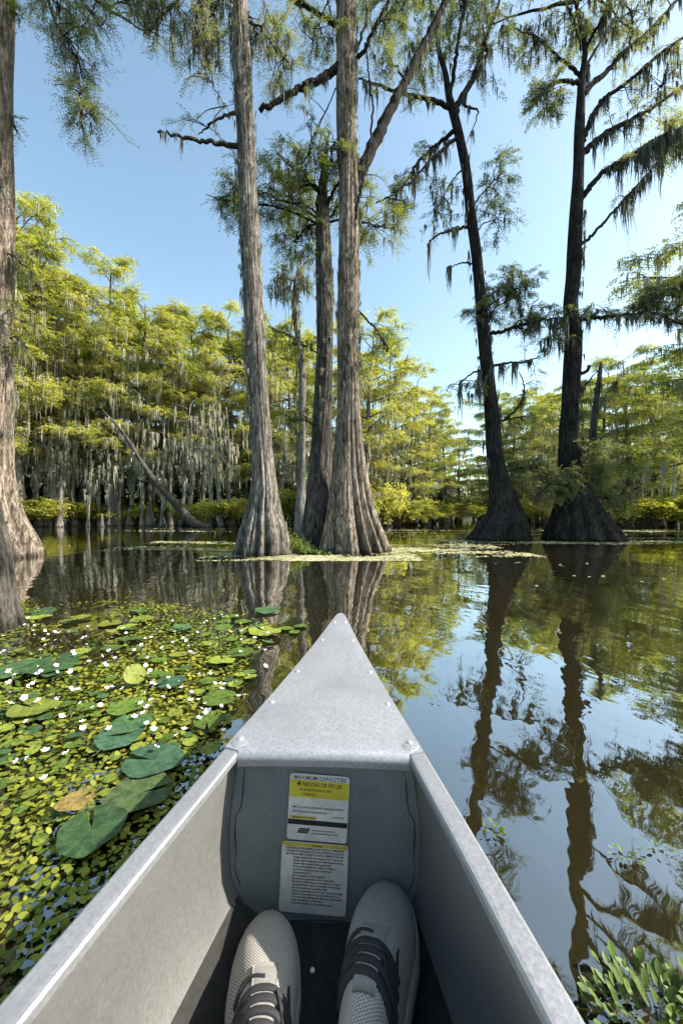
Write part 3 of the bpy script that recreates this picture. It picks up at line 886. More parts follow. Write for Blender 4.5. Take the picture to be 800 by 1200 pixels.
# ------------------------------------------------------------------ the forest round the water
def forest_proto(seed, H, name, leafm, crown_r=2.6, base_frac=.22, dens=1.0, mossm='moss', mossk=1.0):
    global rng
    keep = rng
    rng = np.random.default_rng(seed)
    root = empty(name)
    tb, lb, fb, mb = MB(), MB(), MB(), MB()
    lean = rng.normal(0, .25, 2)
    prof = []
    r = .014 * H + rng.uniform(.03, .06)
    for u in (0, .03, .08, .15, .3, .5, .7, .85, 1):
        fl = 1 + 1.5 * math.exp(-u * H / .7)
        prof.append((lean[0] * u * u * 2 + rng.normal(0, .05), lean[1] * u * u * 2, u * H, r * fl * (1 - .85 * u)))
    trunk(tb, prof, flute=7, A0=.35, Ah=.8, seg=20, rings=36, bark=.02)
    prof = np.array(prof)
    nl = int(30 * dens)
    for k in range(nl):
        u = base_frac + (1 - base_frac) * ((k + rng.uniform(0, 1)) / nl)
        z = u * H
        ax = np.array([np.interp(z, prof[:, 2], prof[:, 0]), np.interp(z, prof[:, 2], prof[:, 1]), z])
        a = k * 2.4 + rng.normal(0, .4)
        shape = math.sin(math.pi * min(1, .28 + .72 * (1 - u) ** .8)) if u > .6 else .95
        L = crown_r * (.35 + .75 * shape * rng.uniform(.6, 1.1)) * (1 - .55 * max(0, u - .65) / .35)
        dr = np.array([math.cos(a), math.sin(a), .18 + .6 * max(0, u - .5)])
        p1 = ax + dr * L * .5 + (0, 0, .1)
        p2 = ax + dr * L + (0, 0, -.10 * L * (1 - u))
        path = limb(lb, [ax, p1, p2], .05 * (1.2 - u) + .012, .01, 5, 9, .05, .02)
        nb = int(7 * dens) + 3
        for _ in range(nb):
            t_ = rng.uniform(.3, 1)
            i = t_ * (len(path) - 1)
            s = np.array([np.interp(i, np.arange(len(path)), path[:, c]) for c in range(3)])
            b = a + rng.choice([-1, 1]) * rng.uniform(.3, 1.3)
            l2 = L * rng.uniform(.18, .38)
            e = s + np.array([math.cos(b) * l2, math.sin(b) * l2, rng.normal(.02, .12) * l2])
            tp = limb(lb, [s, (s + e) / 2 + (0, 0, .06), e], .014, .006, 3, 5, 0, .01)
            nf = 12
            tt = rng.uniform(.1, 1.05, nf)
            pos = s + (e - s) * tt[:, None] + rng.normal(0, .13, (nf, 3)) * (1, 1, .6)
            dd = np.stack([np.cos(b + rng.normal(0, .9, nf)), np.sin(b + rng.normal(0, .9, nf)), rng.normal(-.1, .22, nf)], -1)
            fronds(fb, pos, dd, rng.uniform(.25, .5, nf), 6, .125, .036, droop=.25, flat=.45)
            if rng.random() < .7 * mossk and u < .95:
                beards(mb, tp[[2, 4]], rng.uniform(.3, 1.2, 2) * (1.25 - .6 * u), .10, 6, .035)
        if u < .8 and mossk > .3:
            q = path[rng.integers(2, 9, 6)]
            beards(mb, q, rng.uniform(.3, 1.7, 6), .14, 9, .036)
    for k in range(int(15 * mossk)):
        u = rng.uniform(.14, base_frac + .2); z = u * H
        ax = np.array([np.interp(z, prof[:, 2], prof[:, 0]), np.interp(z, prof[:, 2], prof[:, 1]), z])
        a = rng.uniform(0, 6.283); L = rng.uniform(.4, 1.9)
        dr = np.array([math.cos(a), math.sin(a), rng.uniform(-.1, .35)])
        path = limb(lb, [ax, ax + dr * L * .5, ax + dr * L - (0, 0, .08)], .03, .006, 4, 8, .05, .03)
        q = path[rng.integers(1, 8, 4)]
        beards(mb, q, rng.uniform(.4, 1.5, 4), .13, 9, .04)
    tb.obj('trunk', M['bark_far'], root)
    lb.obj('limbs', M['twig'], root)
    fb.obj('crown', M[leafm], root, False)
    if mb.n:
        mb.obj('hanging_moss', M[mossm], root, False)
    rng = keep
    return root


def place(proto, x, ytop, d, H, label, group, used, sxy=1.0, cat='tree'):
    h = (HY - ytop) / F * d + CAMZ
    o = copy_tree(proto) if proto in used else proto
    used.add(proto)
    o.location = ((x - CX) / F * d, d, 0)
    s = h / H
    w = sxy * min(1.25, max(.75, s))
    o.scale = (w, w, s)
    o.rotation_euler = (0, 0, rng.uniform(0, 6.283))
    return tag(o, label, cat, group)


used = set()
HL = [11.5, 12.5, 11.0, 13.0]
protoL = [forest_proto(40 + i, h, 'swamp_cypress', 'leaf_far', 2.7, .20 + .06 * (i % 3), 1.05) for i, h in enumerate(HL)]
HR = [11.0, 12.0, 10.5]
protoR = [forest_proto(60 + i, h, 'swamp_cypress', 'leaf_right', 2.8, .12, 1.1, mossk=1.1) for i, h in enumerate(HR)]


def row(spec, protos, hs, label, group):
    for k, (x, y, d) in enumerate(spec):
        i = (k * 7 + len(spec)) % len(protos)
        place(protos[i], x, y, d, hs[i], label if isinstance(label, str) else label[k], group, used)


left_front = [(-95, 250, 17), (-45, 240, 15.5), (-18, 258, 17), (20, 242, 16.5), (64, 306, 17.5), (100, 340, 19), (133, 324, 18.5), (168, 362, 20), (202, 378, 20), (238, 372, 20.5), (272, 376, 21), (312, 384, 21.5), (345, 392, 22)]
LF = ['yellow green cypress mostly beyond the left edge, the farthest out', 'yellow green cypress beyond the left edge beside the tall leftmost trunk', 'cypress whose crown shows behind the tall leftmost trunk',
      'tallest yellow green cypress of the left treeline, right of the leftmost trunk', 'mossy cypress on the falling skyline right of the tallest one', 'lower yellow green cypress in the dip left of the pointed one', 'pointed yellow green cypress standing above its neighbours over the leaning dead trunk',
      'yellow green cypress directly behind the foot of the leaning dead trunk', 'level topped cypress right of the leaning dead trunk', 'mossy cypress halfway between leaning dead trunk and slender cypress', 'yellow green cypress just left of and behind the slender cypress', 'cypress glimpsed in the gap right of the slender cypress', 'cypress showing beside the thin mossy young cypress']
left_front = [(x, y, d * 1.17) for x, y, d in left_front]
row(left_front, protoL, HL, LF, 'cypresses along the left treeline')
left_back = [(x, y, d) for x, y, d in zip(np.linspace(-150, 350, 20), np.interp(np.linspace(-150, 350, 20), [-150, 20, 80, 200, 350], [290, 300, 365, 395, 400]), np.tile([27, 29.5, 32, 28.5], 5))]
row(left_back, protoL, HL, 'cypress half hidden behind the front row of the left treeline', 'cypresses in the second row on the left')
centre = [(388, 398, 19.5), (428, 382, 18.5), (452, 420, 21), (478, 446, 24), (500, 466, 26), (522, 488, 29), (537, 520, 34)]
CL = ['bright cypress mostly hidden behind the thick forked cypress', 'tall bright cypress with wispy top just right of the forked trunk', 'broad bright cypress second from the forked trunk towards the sky gap', 'rounded yellow cypress in the middle of the slope down to the sky gap',
      'yellow cypress low on the slope towards the sky gap', 'small yellow cypress next to the sky gap', 'smallest yellow cypress at the very edge of the sky gap']
row(centre, protoL, HL, CL, 'cypresses of the middle treeline')
centre_back = [(400, 430, 26), (440, 440, 28), (470, 470, 31), (496, 492, 34), (516, 510, 37), (548, 556, 62), (562, 550, 58), (574, 552, 60)]
row(centre_back, protoL, HL, 'small distant cypress in the back row near the sky gap', 'cypresses of the far middle row')
right_front = [(590, 486, 30), (612, 482, 28), (640, 470, 25), (668, 460, 22), (704, 436, 18), (738, 418, 18), (772, 428, 19), (812, 420, 18)]
RL = ['green cypress directly behind the dark crooked trunk', 'small green cypress right of the dark crooked trunk', 'green cypress between the two dark trunks', 'green cypress directly behind the dark straight trunk', 'round topped green cypress right of the snapped trunk',
      'tallest green cypress of the right treeline, its crown under the long right limb', 'green mossy cypress near the right edge', 'green cypress cut by the right edge']
row(right_front, protoR, HR, RL, 'cypresses along the right treeline')
right_back = [(x, 470 - .1 * (x - 560), d) for x, d in zip(np.linspace(575, 850, 12), np.tile([36, 30, 33, 27], 3))]
row(right_back, protoR, HR, 'cypress half hidden in the back row of the right treeline', 'cypresses in the back row on the right')
shade = [(11.5, 10.5, 11.5), (14.5, 12.5, 12.5), (18, 10, 13)]  # unseen trees added out of frame to shade the dark pair
for k, (X, Y, h) in enumerate(shade):
    i = k % 3
    o = copy_tree(protoR[i])
    o.location = (X, Y, 0); s = h / HR[i]; o.scale = (s, s, s); o.rotation_euler = (0, 0, k * 1.9)
    tag(o, 'unseen cypress added beyond the right edge, its crown shading the dark pair', 'tree', 'unseen cypresses added beyond the right edge')


# low bushes along the waterline
def bush_proto(seed, leafm, h=1.5, r=1.5):
    global rng
    keep = rng
    rng = np.random.default_rng(seed)
    root = empty('swamp_bush')
    lb, fb = MB(), MB()
    for k in range(16):
        a = rng.uniform(0, 6.283)
        e = np.array([math.cos(a) * r * rng.uniform(.3, 1), math.sin(a) * r * rng.uniform(.3, 1), h * rng.uniform(.35, 1)])
        path = limb(lb, [(0, 0, -.2), e * (.4, .4, .75), e], .035, .008, 4, 7)
        nf = 34
        i = rng.uniform(.45, 1, nf) * (len(path) - 1)
        pos = np.stack([np.interp(i, np.arange(len(path)), path[:, c]) for c in range(3)], -1) + rng.normal(0, .16, (nf, 3)) * (1, 1, .5)
        dd = rng.normal(0, 1, (nf, 3)) * (1, 1, .25)
        fronds(fb, pos, dd, rng.uniform(.25, .5, nf), 4, .15, .06, droop=.25, flat=.35)
    lb.obj('stems', M['twig'], root)
    fb.obj('foliage', M[leafm], root, False)
    rng = keep
    return root


bp = [bush_proto(80, 'leaf_far'), bush_proto(81, 'leaf_far', 1.2, 1.9)]
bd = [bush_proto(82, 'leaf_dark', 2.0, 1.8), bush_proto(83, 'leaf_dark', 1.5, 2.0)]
low = [(112, 586, 21.5), (158, 590, 22), (222, 588, 20.5), (256, 584, 20.5), (278, 586, 21), (440, 565, 19), (465, 578, 20), (485, 590, 23), (508, 588, 26), (530, 590, 33), (555, 590, 42), (600, 585, 28), (632, 586, 24), (752, 583, 17), (785, 580, 17.5), (822, 580, 17), (72, 582, 20), (345, 575, 21), (24, 585, 19)]
LB = ['left of the leaning dead trunk', 'under the leaning dead trunk', 'just right of the leaning trunk foot', 'midway between leaning trunk and slender cypress', 'touching the slender cypress on its left', 'touching the forked cypress foot on its right', 'second to the right of the forked cypress foot',
      'third to the right of the forked cypress foot', 'fourth to the right of the forked cypress foot', 'small and far, left of the sky gap', 'smallest and farthest, under the sky gap', 'seen between the dark pair, nearer the crooked one', 'seen between the dark pair, nearer the straight one', 'first to the right of the cone shaped foot',
      'second to the right of the cone shaped foot', 'cut by the right edge', 'close to the right of the leftmost trunk', 'between the slender and the forked cypress', 'behind the foot of the leftmost trunk']
for k, (x, y, d) in enumerate(low):
    p_ = bp[k % 2]
    place(p_, x, y, d, 1.5 if k % 2 == 0 else 1.2, 'low yellow green waterline bush ' + LB[k], 'bushes along the waterline', used, 1.0, 'bush')
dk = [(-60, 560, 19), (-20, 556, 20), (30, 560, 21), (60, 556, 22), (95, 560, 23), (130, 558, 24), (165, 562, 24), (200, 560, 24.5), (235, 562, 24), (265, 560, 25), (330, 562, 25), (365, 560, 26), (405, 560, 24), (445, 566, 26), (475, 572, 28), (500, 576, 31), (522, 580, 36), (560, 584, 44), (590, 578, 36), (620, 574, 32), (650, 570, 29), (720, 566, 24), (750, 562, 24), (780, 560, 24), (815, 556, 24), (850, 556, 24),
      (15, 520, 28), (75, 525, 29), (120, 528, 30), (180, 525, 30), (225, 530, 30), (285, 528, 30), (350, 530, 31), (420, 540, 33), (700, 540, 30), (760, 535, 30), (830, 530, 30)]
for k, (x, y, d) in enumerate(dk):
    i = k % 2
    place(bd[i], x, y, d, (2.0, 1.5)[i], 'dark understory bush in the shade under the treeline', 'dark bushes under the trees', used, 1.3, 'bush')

# far-off wood behind everything
fw = MB()
nfw = 15000
a = rng.uniform(math.radians(-10), math.radians(190), nfw)
r = rng.uniform(62, 95, nfw)
hmax = 5.0 + 2.2 * np.sin(a * 9) + 1.4 * np.sin(a * 23 + 1) + (r - 62) * .05
az = np.degrees(a)
hmax = np.where((az > 68) & (az < 76), 3.6, hmax)
z = .4 + hmax * rng.uniform(0, 1, nfw) ** .8
pos = np.stack([r * np.cos(a), r * np.sin(a), z], -1)
fronds(fw, pos, rng.normal(0, 1, (nfw, 3)) * (1, 1, .3), rng.uniform(.9, 1.8, nfw), 3, .8, .34, droop=.2)
o = fw.obj('far_wood', M['leaf_right'], None, False)
o['kind'] = 'stuff'

# slim pale trunks and cypress knees under the left treeline
kp = []
for sd_ in range(2):
    kb = MB()
    trunk(kb, [(0, 0, 0, .2), (0, 0, .12, .13), (.01, 0, .35, .08), (.015, 0, .6, .05), (.02, 0, .7, .015)], flute=6, A0=.3, Ah=.3, seg=18, rings=14)
    o = kb.obj('cypress_knee', M['bark_far'])
    kp.append(o)
kspots = [(32, 618, 0), (58, 617, 0), (70, 617, 0), (96, 616, 0), (128, 617, 0), (146, 616, 0), (158, 616, 0), (180, 616, 0), (196, 616, 0), (216, 615, 0), (262, 615, 0), (470, 612, 0), (490, 612, 0), (700, 612, 0), (715, 613, 0), (640, 610, 0), (760, 610, 0)]
for k, (x, y, _) in enumerate(kspots):
    o = kp[k] if k < 2 else kp[k % 2].copy()
    if k >= 2:
        COL.objects.link(o)
    g = G(x, y)
    o.location = (g[0], g[1] - .6, 0)
    s = rng.uniform(.9, 2.0)
    o.scale = (s * .8, s * .8, s)
    o.rotation_euler = (0, 0, rng.uniform(0, 6))
    tag(o, 'pale pointed cypress knee standing in the water below the treeline', 'cypress knee', 'cypress knees at the waterline')
# bare straight young stems in the treeline
sp = empty('young_cypress')
sb, sm = MB(), MB()
trunk(sb, [(0, 0, 0, .17), (.02, 0, .6, .09), (.06, .03, 2, .065), (0, 0, 4, .05), (.1, 0, 6, .02)], flute=5, A0=.25, seg=12, rings=22)
zz_ = rng.uniform(1.5, 5.5, 26)
beards(sm, np.stack([rng.normal(0, .12, 26), rng.normal(0, .12, 26), zz_], -1), rng.uniform(.6, 1.8, 26), .12, 8, .04)
for k in range(8):
    z = rng.uniform(2, 5.8); a_ = rng.uniform(0, 6.28)
    limb(sb, [(0, 0, z), (math.cos(a_) * .4, math.sin(a_) * .4, z + .15), (math.cos(a_) * .9, math.sin(a_) * .9, z + .1)], .025, .006, 4, 6)
    beards(sm, np.array([[math.cos(a_) * .6, math.sin(a_) * .6, z + .1]]), [1.0], .15, 12, .04)
sb.obj('trunk', M['bark_far'], sp)
sm.obj('hanging_moss', M['moss'], sp, False)
stems = [(44, 20), (60, 20.5), (70, 19.6), (88, 21), (103, 20), (116, 21.5), (128, 20.4), (140, 21), (152, 21.8), (166, 20.6), (178, 21.6), (190, 20.4), (200, 22), (212, 21), (224, 20.6), (238, 21.4), (247, 20.5), (259, 20.2), (270, 21), (330, 22), (366, 22), (446, 22), (462, 23), (484, 25), (506, 28), (624, 26), (646, 24), (718, 19), (744, 20), (768, 19), (792, 20)]
for k, (x, d) in enumerate(stems):
    o = sp if k == 0 else copy_tree(sp)
    o.location = ((x - CX) / F * d, d, 0)
    s = rng.uniform(.7, 1.25)
    o.scale = (s, s, s)
    o.rotation_euler = (rng.normal(0, .04), rng.normal(0, .04), rng.uniform(0, 6.28))
    tag(o, 'slim bare mossy young cypress at the edge of the treeline', 'tree', 'young cypresses at the treeline edge')


# ------------------------------------------------------------------ floating plants
def shore_noise(x, y, s=1.0):
    return (np.sin(x * 2.1 * s + 1.3) * np.cos(y * 2.7 * s + .4) + .6 * np.sin(x * 5.3 * s + y * 3.1 * s) + .4 * np.cos(x * 9.1 * s - y * 7.7 * s + 2)) / 2


def discs(mb, x, y, z, r, asp=.75, tilt=.12, k=7, zj=.004):
    n_ = len(x)
    th = np.linspace(0, 2 * math.pi, k, endpoint=False)
    yaw = rng.uniform(0, 6.283, n_)
    lx = np.cos(th)[None] * r[:, None]; ly = np.sin(th)[None] * r[:, None] * asp
    gx = lx * np.cos(yaw)[:, None] - ly * np.sin(yaw)[:, None]
    gy = lx * np.sin(yaw)[:, None] + ly * np.cos(yaw)[:, None]
    tx, ty = rng.normal(0, tilt, n_), rng.normal(0, tilt, n_)
    gz = z[:, None] + gx * tx[:, None] + gy * ty[:, None] + np.abs(gx * tx[:, None]).max(1)[:, None] + np.abs(gy * ty[:, None]).max(1)[:, None]
    v = np.stack([x[:, None] + gx, y[:, None] + gy, gz], -1).reshape(-1, 3)
    mb.add(v, np.arange(n_ * k).reshape(-1, k))


def hull_left(Y):
    return np.interp(Y, [.2, .29, .39, .59, .82, 1.05, 1.25, 1.4], [-.30, -.27, -.245, -.19, -.14, -.085, -.02, .05])


# the mat of small leaves
dw = MB()
carp = MB()
for (y0, y1, step, rr) in ((.38, .80, .0112, .0085), (.80, 1.15, .0125, .009), (1.15, 1.75, .0155, .0105), (1.75, 3.0, .017, .0115)):
    gx, gy = np.meshgrid(np.arange(-4.8, -.1, step), np.arange(y0, y1, step))
    gx = (gx + rng.normal(0, step * .4, gx.shape)).ravel(); gy = (gy + rng.normal(0, step * .4, gy.shape)).ravel()
    nz = shore_noise(gx, gy) + rng.normal(0, .22, gx.shape)
    edge = np.minimum(hull_left(gy) - .04, np.interp(gy, [.3, .9, 1.3, 1.8, 2.4, 2.8, 3], [-.2, -.30, -.36, -.40, -.34, -.9, -2])) - gx
    lim = np.interp(gy, [.4, .9, 1.05, 1.25, 2.2, 3.0], [-.8, -.8, -.75, -.5, -.28, .3])
    keep = (nz > lim) & (edge > rng.uniform(0, .05, gx.shape)) & (gx > -1.45 * gy - .5 + .5 * shore_noise(gx * .6, gy * .6))
    x, y = gx[keep], gy[keep]
    pxx = CX + x / y * F; pyy = HY + F * CAMZ / y
    near = (pyy + .35 * (100 - pxx) + 40 * shore_noise(x * 2, y * 2) + rng.normal(0, 14, len(x))) > 905
    z_ = rng.uniform(.002, .012, len(x)); r__ = rr * .86 * rng.uniform(.55, 1.25, len(x))
    discs(carp, x[near], y[near], z_[near], r__[near], tilt=.2)
    x, y, z_, r__ = x[~near], y[~near], z_[~near], r__[~near]
    discs(dw, x, y, z_, r__, tilt=.22)
o = carp.obj('floating_leaf_carpet', M['carpet'], None, False)
o['kind'] = 'stuff'
o = dw.obj('floating_leaf_mat', M['duckweed'], None, False)
o['kind'] = 'stuff'

# pale weed rafts round the trunks and far across the water
sc = MB()
def raft(x0, x1, y0, y1, n_, thr, r, sx, sy):
    x = rng.uniform(x0, x1, n_); y = rng.uniform(y0, y1, n_)
    k = (shore_noise(x * sx, y * sy) + rng.normal(0, .2, n_)) > thr
    x, y = x[k], y[k]
    discs(sc, x, y, np.full(len(x), .003), r * rng.uniform(.5, 1.3, len(x)), .8, .05)
raft(-2.2, 1.2, 5.5, 6.7, 10000, -.05, .022, .5, 1.2)
raft(.4, 3.2, 6.0, 8.2, 9000, .2, .022, .4, 1.3)
raft(2.2, 11, 8.4, 10.4, 12000, .15, .026, .25, 1.4)
raft(-4.5, -1.5, 6.5, 9.5, 3500, .3, .03, .35, 1.4)
raft(.6, 3.0, 6.4, 8.6, 3000, .35, .025, .35, 1.4)
raft(1.8, 9.5, 8.7, 11.5, 6000, .25, .03, .25, 1.4)
raft(.5, 14, 12, 16, 5000, .3, .05, .2, 1.0)
raft(8, 16, 14, 17, 5000, .0, .05, .2, 1.0)
raft(-9, 1, 14, 18, 3000, .5, .05, .2, 1.0)
raft(.8, 6, 3.5, 7, 500, .5, .02, .5, 2)
o = sc.obj('floating_weed', M['scum'], None, False)
o['kind'] = 'stuff'


# lily pads
def pad_mesh(name, mat, k=32, cup=.09, notch=.28, wavy=.05):
    mb = MB()
    th = np.linspace(notch / 2, 2 * math.pi - notch / 2, k)
    rings = [.02, .35, .7, .93, 1.0]
    v = []
    ph = rng.uniform(0, 6.28, 4)
    for q in rings:
        rr = q * (1 + .03 * np.sin(3 * th + ph[0]) + .02 * np.sin(7 * th + ph[1]))
        z = .03 + cup * q ** 3 * (.5 + .5 * np.sin(2 * th + ph[2])) + wavy * q * np.sin(5 * th + ph[3]) * q
        for a_, r_, z_ in zip(th, rr, z):
            v.append((r_ * math.cos(a_), r_ * math.sin(a_) * .92, z_))
    v = np.array(v)
    f = []
    for i in range(len(rings) - 1):
        for j in range(k - 1):
            f.append((i * k + j, (i + 1) * k + j, (i + 1) * k + j + 1, i * k + j + 1))
    mb.add(v, f)
    under = v.copy(); under[:, 2] -= .012
    mb.add(under, [tuple(reversed(q)) for q in f])
    return mb.mesh(name, mat)


PM = {'dark': [pad_mesh('lily_pad', M['pad_dark']) for _ in range(2)], 'mid': [pad_mesh('lily_pad', M['pad_mid'], cup=.08) for _ in range(2)],
      'pale': [pad_mesh('lily_pad', M['pad_pale'], cup=.12, wavy=.04) for _ in range(2)], 'mott': [pad_mesh('lily_pad', M['pad_mott'])], 'teal': [pad_mesh('lily_pad', M['pad_teal'])], 'dead': [pad_mesh('lily_pad', M['pad_dead'], cup=.2, wavy=.08)]}


def pad(px, py, half, kind, label, group=None, z=.006, yaw=None, tilt=.03):
    g = G(px, py)
    r = half / F * g[1]
    o = bpy.data.objects.new('lily_pad', PM[kind][rng.integers(0, len(PM[kind]))])
    COL.objects.link(o)
    o.location = (g[0], g[1], z)
    o.scale = (r, r, r * .6)
    o.rotation_euler = (rng.normal(0, tilt), rng.normal(0, tilt), rng.uniform(0, 6.28) if yaw is None else yaw)
    tag(o, label, 'lily pad', group)
    return o


big = [(108, 985, 38, 'dark', 'big dark green lily pad with ragged notch lowest beside the gunwale', .012, 2.2),
       (163, 941, 38, 'mott', 'big mottled green lily pad against the gunwale above the lowest one', .010, .4),
       (180, 902, 34, 'teal', 'bluish dark lily pad touching the blue gap beside the gunwale', .013, 3.0),
       (88, 955, 20, 'dead', 'withered brown lily pad among small yellow leaves', .018, 1.0),
       (243, 855, 17, 'mid', 'bright green lily pad by the canoe in the blue gap', .014, 5.0),
       (140, 872, 27, 'teal', 'long teal lily pad overlapped by small leaves left of the blue gap', .012, 1.5),
       (150, 858, 26, 'dark', 'dark lily pad just above the long teal one', .010, 4.0),
       (200, 806, 17, 'teal', 'teal lily pad in the middle of the white flowers', .012, 4.0),
       (246, 888, 12, 'pale', 'small yellow green pad wedged at the deck corner', .014, 1.2),
       (258, 826, 20, 'mid', 'mid green lily pad below the dark water channel', .012, .3),
       (150, 836, 22, 'mid', 'broad green pad beneath the cluster of flowers left of centre', .012, .8),
       (40, 838, 26, 'pale', 'broad yellow green pad near the left edge', .012, 2.8),
       (60, 785, 30, 'dark', 'wide dark green pad in the dark band near the left edge', .010, 2.0),
       (20, 790, 26, 'dark', 'dark green pad cut by the left edge in the dark band', .012, .9),
       (260, 780, 17, 'pale', 'yellow green pad left of the dark channel', .012, 1.9),
       (282, 771, 16, 'mid', 'green pad at the edge of the dark channel', .014, 3.9),
       (310, 745, 20, 'pale', 'pale pad floating farthest right off the bow', .012, 2.3)]
for px, py, hw, kind, lab, z, yw in big:
    pad(px, py, hw, kind, lab, None, z + .012, yw)
# curled yellow leaf standing on edge
o = pad(158, 808, 12, 'pale', 'curled yellow leaf standing on edge among the white flowers', None, .02, .5)
o.rotation_euler = (1.0, .5, .4); o.location.z = .06

cnt = 0
while cnt < 190:
    y = rng.uniform(716, 900) if rng.random() < .9 else rng.uniform(900, 1000)
    x = rng.uniform(0, np.interp(y, [716, 745, 780, 830, 900, 1000], [330, 335, 300, 290, 215, 120]))
    if y < 735 and rng.random() < .4:
        continue
    if x < 40 and y < 745:
        continue
    hw = np.interp(y, [716, 760, 850, 1000], [14, 10, 9, 8]) * rng.uniform(.4, 1.15)
    kd = rng.choice(['dark', 'mid', 'pale'], p=[.2, .42, .38] if y < 880 else [.1, .4, .5])
    lab = {'dark': 'small dark green lily pad in the flowering patch left of the bow', 'mid': 'small mid green lily pad in the flowering patch left of the bow', 'pale': 'small yellow green lily pad in the flowering patch left of the bow'}[kd]
    pad(x, y, hw, kd, lab, {'dark': 'small dark lily pads', 'mid': 'small green lily pads', 'pale': 'small yellow green lily pads'}[kd], rng.uniform(.008, .022), None, .07)
    cnt += 1
for (x, y, hw) in ((335, 738, 9), (352, 735, 8), (345, 742, 7), (300, 735, 9), (285, 730, 10), (270, 724, 10)):
    pad(x, y, hw, 'mid', 'small green pad drifting in open water just left of the bow tip', 'pads off the bow tip', .008)

# white flowers
fmb = MB()
for k in range(5):
    a_ = k * 2 * math.pi / 5
    c_, s_ = math.cos(a_), math.sin(a_)
    pts = []
    for (u, w_, z) in ((.12, .10, .10), (.5, .34, .25), (.85, .34, .42), (1.0, .08, .52)):
        for sg in (-1, 1):
            pts.append((c_ * u - s_ * w_ * sg, s_ * u + c_ * w_ * sg, z))
    fmb.add(pts, [(0, 1, 3, 2), (2, 3, 5, 4), (4, 5, 7, 6)])
npet = 15
th = np.linspace(0, 2 * math.pi, 8, endpoint=False)
fmb.add([(.13 * math.cos(a_), .13 * math.sin(a_), .14) for a_ in th] + [(0, 0, .3)], [(i, (i + 1) % 8, 8) for i in range(8)])
tube(fmb, [(0, 0, .15), (.02, 0, -.6), (0, 0, -1.6)], [.05, .05], 5)
flower = fmb.mesh('white_flower', [M['petal'], M['stamen']])
for p_ in flower.polygons:
    if npet <= p_.index:
        p_.material_index = 1
explicit = [(52, 912, 1.3), (20, 892, 1.1), (33, 888, .9), (53, 880, 1.2), (78, 883, 1.0), (128, 854, 1), (97, 854, 1), (97, 846, .9), (72, 840, 1), (84, 838, .9), (118, 826, 1.1), (133, 828, 1), (158, 840, 1.1), (168, 836, 1), (172, 848, 1), (180, 855, 1), (191, 817, 1), (183, 876, 1.1), (207, 862, 1), (236, 831, 1), (243, 834, 1.1), (233, 820, .9), (262, 856, 1), (287, 815, 1), (280, 816, .9), (263, 802, .9), (311, 781, 1), (83, 787, 1.1), (34, 804, 1), (12, 786, 1.2), (44, 790, 1), (62, 758, 1.1), (86, 764, 1), (101, 746, .9), (125, 780, 1), (164, 782, .9), (163, 758, .9), (148, 742, 1), (45, 822, 1.2), (30, 820, 1.1), (12, 825, 1.2), (68, 818, 1.2), (83, 808, 1.1), (92, 808, 1.1), (131, 805, 1), (144, 807, 1), (180, 805, 1), (186, 880, 1), (216, 855, .9)]
nf_ = 0
spots = list(explicit)
while len(spots) < 190:
    y = 712 + rng.beta(1.6, 2.4) * 150
    x = rng.uniform(0, np.interp(y, [712, 745, 800, 862], [300, 325, 285, 240]))
    if (x < 26 and y < 745):
        continue
    spots.append((x, y, rng.uniform(.7, 1.1)))
for (x, y, s) in spots:
    zf = rng.uniform(.015, .04)
    g = G(x, y, zf)
    o = bpy.data.objects.new('white_flower', flower)
    COL.objects.link(o)
    o.location = g
    r = s * rng.uniform(.0065, .0105) * (1 + .12 * max(0, g[1] - 1))
    o.scale = (r, r, r)
    o.rotation_euler = (rng.normal(.0, .35), rng.normal(.0, .35), rng.uniform(0, 6.28))
    tag(o, 'small white five petalled flower standing among the floating pads', 'flower', 'white flowers among the lily pads')


# floating rosettes right of the canoe
def rosette(name, loc, k, size, label, seed, up=.8, mat='lettuce'):
    r_ = np.random.default_rng(seed)
    root = empty(name, loc)
    tag(root, label, 'water plant')
    for i in range(k):
        mb = MB()
        a_ = r_.uniform(0, 6.28); q = size * math.sqrt(r_.uniform(0, 1))
        bx, by = q * math.cos(a_) * 1.25, q * math.sin(a_)
        L = r_.uniform(.010, .024) * (.62 if size < .05 else 1); W = L * r_.uniform(.22, .30)
        yaw = a_ + r_.normal(0, .6); el = r_.uniform(.6, 1.35) * up
        cu = np.linspace(0, 1, 6); v = []
        for u in cu:
            w_ = W * math.sin(math.pi * min(1, .12 + .80 * u) ** .9) * (1 if u < .99 else .45)
            ln = L * u; zc = ln * math.sin(el) - .1 * L * u * u; xc = ln * math.cos(el)
            for s_ in (-1, -.5, 0, .5, 1):
                v.append((xc, s_ * w_, zc + .22 * w_ * s_ * s_ + .004))
        v = np.array(v)
        c_, s_ = math.cos(yaw), math.sin(yaw)
        v = np.stack([bx + v[:, 0] * c_ - v[:, 1] * s_, by + v[:, 0] * s_ + v[:, 1] * c_, v[:, 2] + r_.uniform(.0, .006)], -1)
        f = [(a * 5 + b_, a * 5 + b_ + 1, (a + 1) * 5 + b_ + 1, (a + 1) * 5 + b_) for a in range(5) for b_ in range(4)]
        mb.add(v, f)
        mb.obj('leaf', M[mat], root)
    return root


